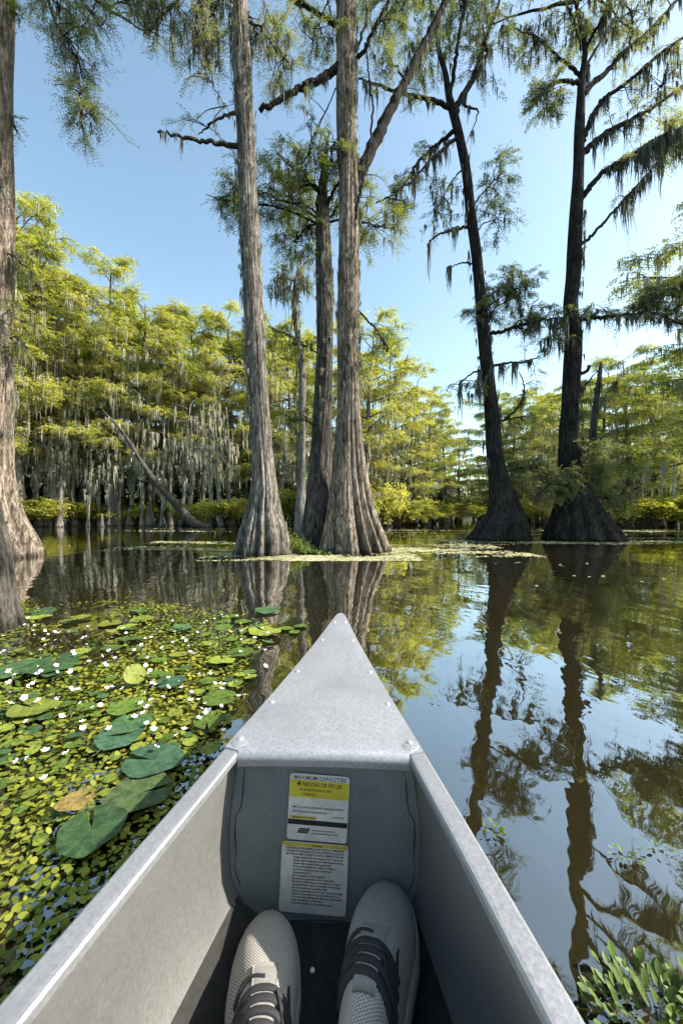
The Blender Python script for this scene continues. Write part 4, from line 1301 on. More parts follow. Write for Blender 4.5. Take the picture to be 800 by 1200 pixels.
g = G(764, 1196)
rosette('water_lettuce', tuple(g), 150, .066, 'leafy green floating plant clump at the bottom right beside the gunwale', 3)
g = G(838, 1200)
rosette('water_lettuce', tuple(g), 60, .055, 'smaller leafy clump cut by the bottom right corner', 31)
g = G(574, 976)
rosette('water_lettuce', tuple(g), 15, .022, 'small floating rosette touching the right gunwale', 4, .35, 'pad_mid')
g = G(733, 1006)
rosette('water_lettuce', tuple(g), 14, .021, 'small green floating rosette alone in the sky reflection on the right', 5, .35, 'pad_mid')
g = G(764, 998)
rosette('dark_leaf_sprig', tuple(g), 9, .022, 'dark drifting leaf sprig beside the lone rosette', 6, .3, 'pad_dark')
g = G(510, 822)
rosette('dark_leaf_sprig', tuple(g), 4, .012, 'tiny dark sprig drifting right of the deck', 7, .3, 'pad_dark')
g = G(575, 738)
rosette('dark_leaf_sprig', tuple(g), 5, .02, 'tiny dark sprig drifting in front of the crooked cypress reflection', 8, .3, 'pad_dark')

# marsh plants at the foot of the two lit trunks
mp = empty('marsh_grass', tuple(G(338, 648)))
tag(mp, 'bright green tuft of marsh plants between the two lit trunk feet', 'plant')
mb = MB()
nb = 900
bx = rng.normal(0, .28, nb); by = rng.normal(0, .12, nb)
hh = .26 * np.exp(-(bx / .35) ** 2) * rng.uniform(.3, 1.2, nb)
dd = np.stack([rng.normal(0, .5, nb), rng.normal(0, .5, nb), np.ones(nb)], -1)
fronds(mb, np.stack([bx, by, hh * .3], -1), dd, hh + .04, 4, .055, .022, droop=.1, flat=.9)
mb.obj('foliage', M['grass'], mp, False)

# ------------------------------------------------------------------ the canoe
YAW = math.radians(2.2)
canoe = empty('canoe', (-.0435 + .0384 * .0, .2, 0), -YAW)
tag(canoe, 'open aluminium canoe pointing away across the lake', 'canoe')
TIP = 1.065        # local y of the bow's tip
TOT = 4.7
def W(s):
    s = min(s, TOT - s)
    return float(np.interp(s, WS, WV))
_s = np.array([0, .02, .06, .2, .43, .66, .86, .97, 1.3, 1.8, 2.35])
_w = np.array([.003, .007, .0145, .0425, .0935, .146, .186, .206, .27, .355, .41])
WS = np.linspace(0, 2.35, 400)
WV = np.interp(WS, _s, _w)
ker = np.ones(21) / 21
WV = np.where((WS > .08) & (WS < 2.25), np.convolve(np.pad(WV, 10, mode='edge'), ker, 'valid'), WV)
def ZG(s):
    s = min(s, TOT - s)
    return .300 + .042 * max(0, 1 - s / .75) ** 1.6
def YY(s):
    return TIP - s

def section(s, inner=False):
    w, zg = W(s), ZG(s)
    t = .004 if inner else 0.0
    fl = min(1, s / .5, (TOT - s) / .5)          # how full the bilge is
    pts = []
    zb = .03 if inner else -.06
    for u, k in ((0, 1.0), (.12, 1.02), (.3, 1.06), (.5, 1.09), (.7, 1.07), (.82, 1.0), (.92, .86), (1.0, .52), (1.0, 0)):
        zz_ = zg + (zb - zg) * u
        kk = k if fl >= 1 else k * (1 - (1 - fl) * .35 * u)
        back = (.10 * u ** 2) * max(0, 1 - min(s, TOT - s) / .4) * (1 if s < TOT / 2 else -1)
        pts.append((max(w * kk - t, .0008 if k else 0), YY(s) - back, zz_))
    return pts

ss = np.concatenate([[0, .01, .02, .04, .06], np.linspace(.1, TOT - .1, 70), [TOT - .06, TOT - .04, TOT - .02, TOT - .01, TOT]])
for inner in (False, True):
    pass
hb = MB()
for inner in (False, True):
    V = []
    for s in ss:
        h = section(s, inner)
        full = [(-x, y, z) for x, y, z in h[:-1]] + [h[-1]] + [(x, y, z) for x, y, z in reversed(h[:-1])]
        V.append(full)
    V = np.array(V)
    nr, nc = V.shape[:2]
    f = []
    for i in range(nr - 1):
        for j in range(nc - 1):
            q = (i * nc + j, i * nc + j + 1, (i + 1) * nc + j + 1, (i + 1) * nc + j)
            f.append(q if not inner else tuple(reversed(q)))
    hb.add(V.reshape(-1, 3), f)
hull = hb.obj('hull', M['hull'], canoe)
fl_ = MB()
FV = []
for y_ in np.linspace(.405, -2.9, 40):
    h_ = section(TIP - y_, True)
    zs_ = [q[2] for q in h_][::-1]; xs_ = [q[0] for q in h_][::-1]
    wz = [(float(np.interp(z_, zs_, xs_)) - .002, z_) for z_ in (.075, .058, .045, .038)]
    FV += [(-a_, y_, z_) for a_, z_ in wz] + [(0, y_, .036)] + [(a_, y_, z_) for a_, z_ in reversed(wz)]
fl_.add(FV, [(i * 9 + j, i * 9 + j + 1, i * 9 + 10 + j, i * 9 + 9 + j) for i in range(39) for j in range(8)])
fl_.obj('floor_shade_sheet', M['floor_shade'], canoe)  # added sheet, turned up the sides, painting the floor's shade black

# gunwale rails: rounded flat extrusion with a thin inner bead
def rail_mesh(side):
    rb = MB()
    prof = [(-.004, -.003), (-.004, .0050), (-.0020, .0080), (.002, .0085), (.020, .0085), (.0235, .006), (.025, .001), (.025, -.016), (.022, -.022)]
    prof = [(a - .018, b_) for a, b_ in prof]
    k = len(prof)
    S_ = np.linspace(.035, TOT - .035, 110)
    V = []
    for s in S_:
        w, zg = W(s), ZG(s)
        for a, b_ in prof:
            V.append((side * (w + a + .006), YY(s), zg + b_))
    f = []
    for i in range(len(S_) - 1):
        for j in range(k):
            q = (i * k + j, i * k + (j + 1) % k, (i + 1) * k + (j + 1) % k, (i + 1) * k + j)
            f.append(q if side < 0 else tuple(reversed(q)))
    rb.add(V, f)
    rb.f.append(np.array([list(range(k))])); rb.f.append(np.array([[(len(S_) - 1) * k + q for q in range(k)]]))
    o = rb.obj('gunwale', M['rail'], canoe, False)
    return o
for sd_ in (-1, 1):
    rail_mesh(sd_)

# bow and stern decks
DECK_S = .665
def deck(bow=True):
    db = MB()
    S_ = np.concatenate([[.0, .004, .010, .018, .03, .05], np.linspace(.08, DECK_S, 26)])
    V, rows_ = [], []
    nc = 17
    tip_w = [.002, .0065, .010, .013, .0165, .0205]
    for i, s in enumerate(S_):
        w = tip_w[i] if i < 6 else W(s) + .0085
        z = ZG(s) + .0115
        y = YY(s) if bow else YY(TOT - s)
        r = []
        for q in np.linspace(-1, 1, nc):
            crown = .0025 * (1 - q * q) * min(1, s / .2)
            r.append((w * q, y, z + crown))
        # folded edges
        r = [(-w - .0015, y, z - .016), (-w - .0012, y, z - .002)] + r + [(w + .0012, y, z - .002), (w + .0015, y, z - .016)]
        V.append(r)
    sg = 1 if bow else -1
    yl, w, zl = YY(DECK_S) if bow else YY(TOT - DECK_S), W(DECK_S) - .014, ZG(DECK_S) + .0115
    nl = len(V[0])
    # rolled lip along the rear edge: between the rails
    for a_ in np.linspace(.25, 1.0, 7) * math.pi * .62:
        r = []
        for q in np.linspace(-1, 1, nc):
            crown = .0025 * (1 - q * q)
            r.append((w * q, yl - sg * .013 * math.sin(a_), zl + crown - .013 * (1 - math.cos(a_))))
        V.append([r[0], r[0]] + r + [r[-1], r[-1]])
    for dz in (.006,):
        V.append([(x, y_ + sg * .001, z_ - .006) for x, y_, z_ in V[-1]])
    V = np.array(V)
    f = []
    for i in range(len(V) - 1):
        for j in range(nl - 1):
            q = (i * nl + j, i * nl + j + 1, (i + 1) * nl + j + 1, (i + 1) * nl + j)
            f.append(q if bow else tuple(reversed(q)))
    db.add(V.reshape(-1, 3), f)
    o = db.obj('bow_deck' if bow else 'stern_deck', M['deck'], canoe)
    o.data.set_sharp_from_angle(angle=math.radians(28))
    rv = [(.085, .62), (.22, .84), (.40, .88), (.53, .89), (.645, .90)]
    for s, q in rv:
        for sd2 in (-1, 1):
            w2 = W(s) + .0085
            x = sd2 * (w2 - .012 - .002 * (s > .1))
            y = YY(s) if bow else YY(TOT - s)
            rb = MB()
            th = np.linspace(0, 2 * math.pi, 14, endpoint=False)
            zc = ZG(s) + .0115 + .0008
            VV = []
            for rr, zz2 in ((.0056, -.002), (.0054, .0004), (.0042, .0014), (.0020, .0019)):
                VV += [(x + rr * math.cos(a), y + rr * math.sin(a), zc + zz2) for a in th]
            ff = [(i * 14 + j, i * 14 + (j + 1) % 14, (i + 1) * 14 + (j + 1) % 14, (i + 1) * 14 + j) for i in range(3) for j in range(14)] + [tuple(42 + j for j in range(14))]
            rb.add(VV, ff)
            rb.obj('rivet', M['bolt'], o)
            if s > .6:        # round corner tab lapped over the rail
                tb2 = MB()
                th2 = np.linspace(0, 2 * math.pi, 24, endpoint=False)
                VV = [(x - sd2 * .002 + rr * math.cos(a), y + rr * math.sin(a) - (.006 if bow else -.006), ZG(s) + zz2) for rr, zz2 in ((.0155, .0085), (.0152, .0116), (.0140, .0122)) for a in th2]
                ff = [(i * 24 + j, i * 24 + (j + 1) % 24, (i + 1) * 24 + (j + 1) % 24, (i + 1) * 24 + j) for i in range(2) for j in range(24)] + [tuple(48 + j for j in range(24))]
                tb2.add(VV, ff)
                tb2.obj('corner_tab', M['deck'], o)
    return o
deck(True)
deck(False)

# bulkhead under the deck: a plate that follows the hull, leaning towards the paddler at its foot
def inner_half(y, z):
    s = TIP - y
    h = section(s, True)
    zs = [q[2] for q in h][::-1]; xs = [q[0] for q in h][::-1]
    return float(np.interp(z, zs, xs))
BK_Y = TIP - .648
bkb = MB()
V = []
NB = 21
zs = np.linspace(.034, .305, 20)
def bk_y(z):
    return BK_Y - .012 * (.305 - z) / .27
for z in zs:
    y = bk_y(z)
    w = inner_half(y, min(z, .295)) - .001
    V.append([(w * q, y + .006 * (1 - q * q) + .0022 * math.sin(q * 7 + z * 31) * math.sin(z * 40) * (abs(q) > .7), z) for q in np.linspace(-1, 1, NB)])
V = np.array(V)
bkb.add(V.reshape(-1, 3), [(i * NB + j, i * NB + j + 1, (i + 1) * NB + j + 1, (i + 1) * NB + j) for i in range(len(zs) - 1) for j in range(NB - 1)])
bulk = bkb.obj('bulkhead', M['bulk'], canoe)
# wavy bead of sealant where the bulkhead's flange meets the hull sides
M['sealant'] = plain('black_sealant', (.015, .016, .018), .6)
for sd_ in (-1, 1):
    sb = MB()
    pts = []
    for i, z in enumerate(np.linspace(.28, .09, 24)):
        y = bk_y(z) - .012
        w = inner_half(y, z)
        pts.append((sd_ * (w - .018 + .0012 * math.sin(i * .7) + (.005 if i > 9 else 0)), y + .0115, z))
    tube(sb, smooth_path(pts, 60), [.0003, .0009, .0005, .0011, .0003, .0007], 5)
    sb.obj('sealant_bead', M['sealant'], bulk)

# ---- the two stickers on the bulkhead
def flat_mat(name, col, rough=.55, var=.06):
    return plain(name, col, rough, 0, .35, var, 25)
M['white_sticker'] = flat_mat('white_sticker', (.58, .58, .54), .5, .22)
M['yellow_ink'] = flat_mat('yellow_ink', (.52, .45, .04), .55, .22)
M['black_ink'] = flat_mat('black_ink', (.02, .02, .022))
M['blue_ink'] = flat_mat('dark_blue_ink', (.05, .06, .12))


def rounded_rect(w, h, r, z, k=6):
    pts = []
    for cx_, cy_, a0 in ((w / 2 - r, h / 2 - r, 0), (-w / 2 + r, h / 2 - r, 90), (-w / 2 + r, -h / 2 + r, 180), (w / 2 - r, -h / 2 + r, 270)):
        for a_ in np.linspace(a0, a0 + 90, k):
            pts.append((cx_ + r * math.cos(math.radians(a_)), cy_ + r * math.sin(math.radians(a_)), z))
    return pts


def slab(mb, pts, t):
    n_ = len(pts)
    v = list(pts) + [(x, y, z + t) for x, y, z in pts]
    mb.add(v, [tuple(reversed(range(n_))), tuple(range(n_, 2 * n_))] + [(i, (i + 1) % n_, n_ + (i + 1) % n_, n_ + i) for i in range(n_)])


def text_part(txts, name, mat, parent):
    """all lines of one colour on one sticker as one lettering mesh"""
    mb = MB()
    for body, x, y, size, align, wmax, sk in txts:
        cu = bpy.data.curves.new('lettering', 'FONT')
        cu.body = body; cu.size = size; cu.align_x = align; cu.extrude = 0.00008
        cu.resolution_u = 2; cu.shear = sk; cu.offset = size * .012
        ob = bpy.data.objects.new('lettering', cu)
        COL.objects.link(ob)
        dg = bpy.context.evaluated_depsgraph_get()
        me = bpy.data.meshes.new_from_object(ob.evaluated_get(dg))
        v = np.zeros(len(me.vertices) * 3); me.vertices.foreach_get('co', v); v = v.reshape(-1, 3)
        if wmax:
            k = wmax / max(1e-6, v[:, 0].max() - v[:, 0].min())
            v[:, 0] *= k
        v = v + (x, y, .0007)
        mb.add(v, [tuple(p_.vertices) for p_ in me.polygons])
        bpy.data.objects.remove(ob); bpy.data.meshes.remove(me); bpy.data.curves.remove(cu)
    return mb.obj(name, mat, parent, False)


def sticker(px, py_top, py_bot, w, roll, label_text):
    # where it sits on the bulkhead, in the canoe's own frame
    d = .611
    c = P(px, (py_top + py_bot) / 2, d)
    h = (py_bot - py_top) / F * d
    mw = Matrix.Translation(canoe.location) @ Matrix.Rotation(-YAW, 4, 'Z')
    lc = mw.inverted() @ Vector(c)
    lc.y = bk_y(lc.z) + .006 * (1 - (lc.x / .16) ** 2) - .0035
    mb = MB()
    slab(mb, rounded_rect(w, h, .005, 0), .0005)
    o = mb.obj('capacity_label' if 'capacity' in label_text else 'warning_label', M['white_sticker'], canoe, False)
    o.location = lc
    o.rotation_euler = (math.radians(90) - .044, 0, 0)
    o.rotation_euler = (Matrix.Rotation(math.radians(90) + .044 * -1, 4, 'X') @ Matrix.Rotation(roll, 4, 'Z')).to_euler()
    o['label'] = label_text
    return o, h


w1_, = (.096,)
o, h = sticker(372.5, 911, 987, w1_, math.radians(-3.0), 'upper capacity label with yellow band and black stripe')
top = h / 2
yb = MB(); slab(yb, [(-w1_ / 2 + .0008, top - .0100, .0003), (-w1_ / 2 + .0008, top - .0370, .0003), (w1_ / 2 - .0008, top - .0370, .0003), (w1_ / 2 - .0008, top - .0100, .0003)], .0003)
slab(yb, [(-w1_ / 2 + .003, top - .0660, .0003), (-w1_ / 2 + .003, top - .0705, .0003), (-.004, top - .0705, .0003), (-.004, top - .0660, .0003)], .0003)
yb.obj('yellow_band', M['yellow_ink'], o, False)
bb = MB(); slab(bb, [(-w1_ / 2 + .0006, top - .0715, .0003), (-w1_ / 2 + .0006, top - .0795, .0003), (w1_ / 2 - .0006, top - .0795, .0003), (w1_ / 2 - .0006, top - .0715, .0003)], .0003)
bb.obj('black_stripe', M['black_ink'], o, False)
text_part([('MAXIMUM CAPACITIES', -.0415, top - .0088, .0085, 'LEFT', .083, 0)], 'heading', M['blue_ink'], o)
text_part([('4', -.037, top - .0200, .0125, 'LEFT', .0065, .1), ('PERSONS OR 997 LBS.', -.0285, top - .0190, .0085, 'LEFT', .066, .08),
           ('997 LBS. PERSONS, MOTOR, GEAR', -.032, top - .0265, .0050, 'LEFT', .052, 0), ('0 HP MOTOR', -.028, top - .0335, .0048, 'LEFT', .022, 0),
           ('MEETS U.S. COAST GUARD SAFETY STANDARDS IN EFFECT', -.0415, top - .0535, .0040, 'LEFT', .083, 0), ('ON THE DATE OF CERTIFICATION', -.0415, top - .0605, .0038, 'LEFT', .056, 0),
           ('MODEL 15 FT. CANOE', -.0405, top - .0695, .0040, 'LEFT', .037, 0), ('16 FEET SB', .022, top - .0660, .0036, 'LEFT', .018, 0),
           ('MANUFACTURED FOR USE ON INLAND WATERS', -.008, top - .0880, .0028, 'LEFT', .036, 0), ('SEE OWNER INFORMATION SHEET ENCLOSED', -.008, top - .0925, .0028, 'LEFT', .042, 0)], 'lettering', M['black_ink'], o)
em = MB()
for i in range(3):
    y0 = top - .0845 - i * .0028
    slab(em, [(-.030 - .0012 * i + .002, y0, .0004), (-.030 - .0012 * i, y0 - .0022, .0004), (-.0125 - .0015 * i, y0 - .0022, .0004), (-.0105 - .0015 * i, y0, .0004)], .0003)
em.obj('emblem', M['black_ink'], o, False)

w2_ = .1065
o, h = sticker(367.5, 989, 1069, w2_, math.radians(-2.6), 'lower white warning label crowded with small black print')
top = h / 2
yb = MB(); slab(yb, [(-w2_ / 2 + .0008, top - .0012, .0003), (-w2_ / 2 + .0008, top - .0066, .0003), (w2_ / 2 - .0008, top - .0066, .0003), (w2_ / 2 - .0008, top - .0012, .0003)], .0003)
yb.obj('yellow_band', M['yellow_ink'], o, False)
lines = ['WARNING', 'PADDLING CAN BE DANGEROUS AND PHYSICALLY DEMANDING', 'THE USER OF THIS PRODUCT SHOULD UNDERSTAND PADDLING', 'MAY INVOLVE SERIOUS INJURY OR DEATH. OBSERVE THE RULES:',
         'Obtain certified first aid training and carry equipment', 'Always wear a nationally approved flotation device', 'Always wear a helmet where appropriate', 'Dress appropriately for weather conditions', 'Check your equipment prior to each use',
         'Never paddle alone', 'Do not paddle in flood conditions', 'Be aware of appropriate river water levels', 'Be aware of tidal changes and dangerous currents', 'Scout unfamiliar waters and portage where needed', 'Do not exceed your paddling ability',
         'Consult a physician prior to your paddling training', 'Follow the manufacturer recommendations for use', 'If the user adds outfitting use adhesives recommended', 'Obtain paddlesports instruction', 'Never use alcohol or mind altering drugs']
tx = [(lines[0], -.006, top - .0060, .0046, 'LEFT', .018, 0)]
y = top - .0108
for i, l in enumerate(lines[1:]):
    x0 = -.046 if i < 3 else -.034
    tx.append((l, x0, y, .0042, 'LEFT', (.092 if i < 3 else min(.080, .0016 * len(l))), 0))
    y -= .00465
text_part(tx, 'lettering', M['black_ink'], o)

# seats and a thwart further back
M['seat'] = alu_mat('seat_aluminium', (.5, .5, .5), .5, .5)
def bench(y0, y1, z):
    mb = MB()
    v = []
    for y in np.linspace(y0, y1, 5):
        w = inner_half(y, z) - .002
        v += [(-w, y, z), (-w, y, z + .02), (w, y, z + .02), (w, y, z)]
    f = [(i * 4 + j, i * 4 + (j + 1) % 4, i * 4 + 4 + (j + 1) % 4, i * 4 + 4 + j) for i in range(4) for j in range(4)] + [(0, 1, 2, 3), (19, 18, 17, 16)]
    mb.add(v, f)
    return mb
bench(-1.02, -.70, .205).obj('seat', M['seat'], canoe, False)
bench(-3.0, -2.72, .205).obj('seat', M['seat'], canoe, False)
bench(-1.9, -1.85, .27).obj('thwart', M['seat'], canoe, False)
# small white speck of shell on the floor
mb = MB()
tube(mb, [(0, 0, 0), (0, 0, .004)], [.004, .003], 10)
o = mb.obj('pebble', M['petal'])
c = P(366, 1139, .50); o.location = (c[0], .50 * 1.0, .034)
o.location = ((366 - CX) / F * (F * (CAMZ - .034) / (1139 - HY)), F * (CAMZ - .034) / (1139 - HY), .034)
tag(o, 'tiny white pebble on the dark canoe floor between the shoes', 'pebble')

# ------------------------------------------------------------------ the paddler: shoes in view, the body behind the lens
M['trouser'] = plain('light_grey_trouser', (.60, .58, .56), .9, var=.1, scale=90, bmp=.3)
M['shirt'] = plain('navy_shirt', (.06, .08, .13), .9, var=.15, scale=60)
M['skin'] = plain('skin', (.48, .31, .23), .55, var=.06, scale=20)
M['hair'] = plain('brown_hair', (.05, .035, .025), .6, var=.3, scale=80)
M['sole'] = plain('shoe_sole', (.30, .31, .31), .6, var=.15, scale=40)
M['lace'] = plain('black_lace', (.018, .018, .02), .75, var=.2, scale=300)
M['tongue'] = plain('grey_tongue', (.24, .23, .21), .9, var=.18, scale=160, bmp=.3)
km, n, N, Lk, b = newmat('knit_mesh')
tc = n.nodes.new('ShaderNodeTexCoord')
mpn = n.nodes.new('ShaderNodeMapping'); mpn.inputs['Rotation'].default_value = (0, 0, .55)
n.links.new(tc.outputs['UV'], mpn.inputs[0])
vo = n.nodes.new('ShaderNodeTexVoronoi'); vo.inputs['Scale'].default_value = 105; vo.inputs['Randomness'].default_value = .12
n.links.new(mpn.outputs[0], vo.inputs['Vector'])
pat = ramp(n, vo.outputs['Distance'], [(.20, (.10, .10, .098)), (.42, (.46, .435, .39))])
Lk.new(mix(n, pat, (.3, .3, .3), ramp(n, noise(n, 8, 3), [(.45, (0, 0, 0)), (.8, (.3, .3, .3))])), b.inputs['Base Color'])
b.inputs['Roughness'].default_value = .9
b.inputs['Specular IOR Level'].default_value = .2
bump(n, vo.outputs['Distance'], b, .6, .0012)

person = empty('person', (-.035, -.55, .225))
tag(person, 'person seated in the canoe in light trousers, only their grey mesh shoes showing', 'person')


def shoe(toe, heel, z0, roll, label, ws=1.0):
    """toe and heel: the shoe's ends on the floor, world xy"""
    toe = np.array(toe); heel = np.array(heel)
    d = toe - heel; L = np.linalg.norm(d); d /= L
    sx = np.array([d[1], -d[0]])
    us = np.concatenate([np.linspace(0, .9, 34), .9 + .1 * np.sin(np.linspace(0, 1, 15)[1:] * math.pi / 2)])
    vs = np.linspace(0, 1, 29)
    hwid = lambda u: np.interp(u, [0, .04, .12, .3, .5, .68, .8, .88, .94, .975, .992, 1.0], [.010, .026, .035, .034, .041, .0485, .0475, .042, .033, .022, .012, .003]) * ws
    hgt = lambda u: np.interp(u, [0, .05, .25, .38, .5, .62, .75, .86, .94, .985, 1], [.085, .098, .098, .104, .099, .084, .068, .058, .050, .042, .031])
    def surf(u, v, off=0.0):
        a_ = math.pi * v
        w = hwid(u) + off; h = hgt(u) - .022 + off
        cx_ = -math.cos(a_); sz = math.sin(a_)
        e = .78
        x = w * math.copysign(abs(cx_) ** e, cx_)
        z = .022 + h * abs(sz) ** (.85)
        return x, u * L, z
    def world(q):
        x, y, z = q
        xr = x * math.cos(roll) + z * math.sin(roll); zr = z * math.cos(roll) - x * math.sin(roll)
        g_ = heel + d * y + sx * xr
        return (g_[0] - person.location[0], g_[1] - person.location[1], z0 + zr - person.location[2])
    mb = MB()
    V = [world(surf(u, v)) for u in us for v in vs]
    nv = len(vs)
    mb.add(V, [(i * nv + j, i * nv + j + 1, (i + 1) * nv + j + 1, (i + 1) * nv + j) for i in range(len(us) - 1) for j in range(nv - 1)])
    up = mb.obj('shoe', M['knit'], person)
    uvl = up.data.uv_layers.new(name='UVMap')
    uvv = [(u * L / .28 * 1.0, v * .45) for u in us for v in vs]
    for lp in up.data.loops:
        uvl.data[lp.index].uv = uvv[lp.vertex_index]
    up['label'] = label
    # sole
    sb = MB()
    ring = []
    out = [(hwid(u), u) for u in us]
    prof = [(-.006, .0), (.003, .002), (.0045, .012), (.003, .024), (-.001, .031), (-.006, .0305)]
    loop = [(-w, u) for w, u in out] + [(w, u) for w, u in reversed(out)]
    pts2 = np.array([(x, u * L) for x, u in loop])
    tg = np.roll(pts2, -1, 0) - np.roll(pts2, 1, 0); tg = nrm(tg)
    nr_ = np.stack([-tg[:, 1], tg[:, 0]], -1)
    rise = .010 * np.clip((pts2[:, 1] / L - .72) / .28, 0, 1) ** 1.7
    V = []
    for o_, z in prof:
        V += [world((pts2[i, 0] + nr_[i, 0] * o_, pts2[i, 1] + nr_[i, 1] * o_, z + rise[i] * (1 if z > .005 else .75))) for i in range(len(pts2))]
    m_ = len(pts2)
    f = [(i * m_ + j, i * m_ + (j + 1) % m_, (i + 1) * m_ + (j + 1) % m_, (i + 1) * m_ + j) for i in range(len(prof) - 1) for j in range(m_)] + [tuple(reversed(range(m_)))]
    sb.add(V, f)
    sb.obj('sole', M['sole'], up)
    # tongue patch
    tb_ = MB()
    tu = np.linspace(.30, .615, 14); tv = np.linspace(.41, .585, 9)
    V = []
    for off in (.0022, -.003):
        V += [world(surf(u, .5 + (v - .5) * (1 if u < .66 else .85), off)) for u in tu for v in tv]
    a0 = len(tu) * len(tv)
    f = [(i * 9 + j, i * 9 + j + 1, (i + 1) * 9 + j + 1, (i + 1) * 9 + j) for i in range(13) for j in range(8)]
    edge = [j for j in range(9)] + [i * 9 + 8 for i in range(1, 14)] + [13 * 9 + j for j in range(7, -1, -1)] + [i * 9 for i in range(12, 0, -1)]
    f += [(edge[k], edge[(k + 1) % len(edge)], a0 + edge[(k + 1) % len(edge)], a0 + edge[k]) for k in range(len(edge))]
    tb_.add(V, f)
    tb_.obj('tongue', M['tongue'], up)
    # laces / elastic straps crossing the instep
    def band(u0, v0, u1, v1, bow_, wid, off):
        bb_ = MB()
        V = []
        nn_ = 26
        for i in range(nn_):
            t_ = i / (nn_ - 1)
            u = u0 + (u1 - u0) * t_ + bow_ * math.sin(math.pi * t_); v = v0 + (v1 - v0) * t_
            for (o_, k_) in ((-.0005, -1), (off, -.85), (off + .0012, -.5), (off + .0012, .5), (off, .85), (-.0005, 1)):
                V.append(world(surf(u + k_ * wid / L / 2, v, o_)))
        bb_.add(V, [(i * 6 + j, i * 6 + j + 1, (i + 1) * 6 + j + 1, (i + 1) * 6 + j) for i in range(nn_ - 1) for j in range(5)])
        bb_.obj('lace', M['lace'], up)
    band(.505, .20, .535, .50, .03, 0.0081, 0.0022)
    band(.445, .18, .430, .80, .045, 0.0096, 0.0029)
    band(.395, .16, .385, .82, .055, 0.0105, 0.0032)
    band(.375, .17, .335, .84, .045, 0.0096, 0.0040)
    band(.335, .16, .295, .84, .045, 0.0102, 0.0029)
    band(.53, .72, .39, .80, -.01, .0050, .003)
    band(.46, .58, .36, .66, .0, .0050, .006)
    return up


M['knit'] = km
shoe((-.1105, .582), (-.078, .30), .040, .06, 'left grey mesh shoe half in sunlight', .90)
shoe((.076, .603), (.008, .33), .064, -.05, 'right grey mesh shoe in the shade of the gunwale', .95)


def skinned(name, joints, bones, mat, parent, levels=2):
    me = bpy.data.meshes.new(name)
    keys = list(joints)
    org = np.array(person.location)
    me.from_pydata([tuple(np.array(joints[k][:3]) - org) for k in keys], [(keys.index(a), keys.index(b_)) for a, b_ in bones], [])
    o = bpy.data.objects.new(name, me)
    COL.objects.link(o)
    o.parent = parent
    md = o.modifiers.new('skin', 'SKIN'); md.use_smooth_shade = True
    for i, k in enumerate(keys):
        r = joints[k][3]
        r = (r, r) if not isinstance(r, tuple) else r
        me.skin_vertices[0].data[i].radius = r
    me.skin_vertices[0].data[0].use_root = True
    sub = o.modifiers.new('subsurf', 'SUBSURF'); sub.levels = levels; sub.render_levels = levels
    me.materials.append(mat)
    return o


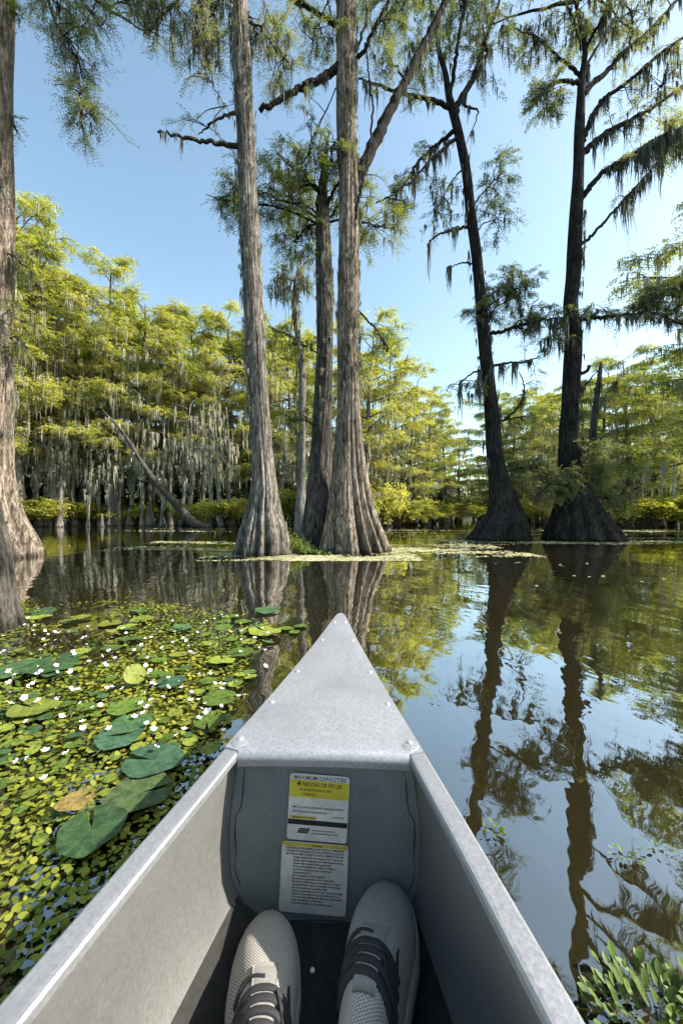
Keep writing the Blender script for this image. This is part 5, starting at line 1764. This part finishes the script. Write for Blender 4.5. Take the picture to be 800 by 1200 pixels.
BX = -.035
J = {'pelvis': (BX, -.62, .33, (.15, .11)), 'waist': (BX, -.63, .50, (.125, .09)), 'chest': (BX, -.62, .70, (.16, .11)), 'necklow': (BX, -.61, .82, .06), 'neck': (BX, -.60, .88, .05), 'jaw': (BX, -.57, .93, (.062, .07)), 'head': (BX, -.57, 1.01, (.075, .09)), 'crown': (BX, -.58, 1.07, (.055, .065))}
B = [('pelvis', 'waist'), ('waist', 'chest'), ('chest', 'necklow'), ('necklow', 'neck'), ('neck', 'jaw'), ('jaw', 'head'), ('head', 'crown')]
for sg, nm, ank in ((-1, 'l', (-.079, .335)), (1, 'r', (.024, .375))):
    J['hip' + nm] = (BX + sg * .09, -.56, .31, .085)
    J['knee' + nm] = (BX + sg * .15, -.15, .45, .056)
    J['calf' + nm] = (BX + sg * .13 * .8 + (.0 if sg < 0 else .0), .05, .33, .05)
    J['ankle' + nm] = (ank[0], ank[1] - .03, .145, .034)
    J['foot' + nm] = (ank[0] - .002, ank[1] + .05, .095, .026)
    B += [('pelvis', 'hip' + nm), ('hip' + nm, 'knee' + nm), ('knee' + nm, 'calf' + nm), ('calf' + nm, 'ankle' + nm), ('ankle' + nm, 'foot' + nm)]
    J['sho' + nm] = (BX + sg * .18, -.61, .75, .055)
    J['elb' + nm] = (BX + sg * .25, -.42, .52, .04)
    J['wri' + nm] = (BX + sg * .09, -.17, .61, .027)
    J['palm' + nm] = (BX + sg * .06, -.10, .64, (.036, .017))
    B += [('chest', 'sho' + nm), ('sho' + nm, 'elb' + nm), ('elb' + nm, 'wri' + nm), ('wri' + nm, 'palm' + nm)]
    for k in range(4):
        a = (BX + sg * (.075 - .012 * k), -.075 + .004 * k, .66 + .012 * k)
        J[f'f{k}a' + nm] = (*a, .0095)
        J[f'f{k}b' + nm] = (a[0] - sg * .028, a[1] + .012, a[2] + .012, .0085)
        J[f'f{k}c' + nm] = (a[0] - sg * .045, a[1] - .008, a[2] + .010, .0075)
        B += [('palm' + nm, f'f{k}a' + nm), (f'f{k}a' + nm, f'f{k}b' + nm), (f'f{k}b' + nm, f'f{k}c' + nm)]
    J['ta' + nm] = (BX + sg * .03, -.125, .655, .0105)
    J['tb' + nm] = (BX + sg * .012, -.11, .68, .009)
    B += [('palm' + nm, 'ta' + nm), ('ta' + nm, 'tb' + nm)]
body = skinned('body', J, B, M['skin'], person)
# clothing over the same joints
def cloth(name, keys, grow, mat):
    j = {k: (*J[k][:3], tuple(np.array(J[k][3]) + grow) if isinstance(J[k][3], tuple) else J[k][3] + grow) for k in keys}
    return skinned(name, j, [q for q in B if q[0] in keys and q[1] in keys], mat, person)
cloth('trousers', ['pelvis'] + [a + s_ for s_ in 'lr' for a in ('hip', 'knee', 'calf', 'ankle')], .014, M['trouser'])
cloth('shirt', ['pelvis', 'waist', 'chest', 'necklow', 'shol', 'elbl', 'shor', 'elbr'], .012, M['shirt'])
cloth('hair', ['head', 'crown'], .012, M['hair']).location = (0, -.018, .012)
# face: eyes, nose, ears
fb_ = MB()
for sg in (-1, 1):
    tube(fb_, [np.array((BX + sg * .078, -.585, .985)) - np.array(person.location), np.array((BX + sg * .086, -.59, 1.01)) - np.array(person.location)], [.012, .016], 8)
tube(fb_, [np.array((BX, -.485, 1.0)) - np.array(person.location), np.array((BX, -.468, .975)) - np.array(person.location)], [.008, .014], 8)
fb_.obj('nose_and_ears', M['skin'], person)
eb = MB()
for sg in (-1, 1):
    tube(eb, [np.array((BX + sg * .03, -.50, 1.005)) - np.array(person.location), np.array((BX + sg * .03, -.484, 1.005)) - np.array(person.location)], [.012, .008], 10)
eb.obj('eyes', M['black_ink'], person)
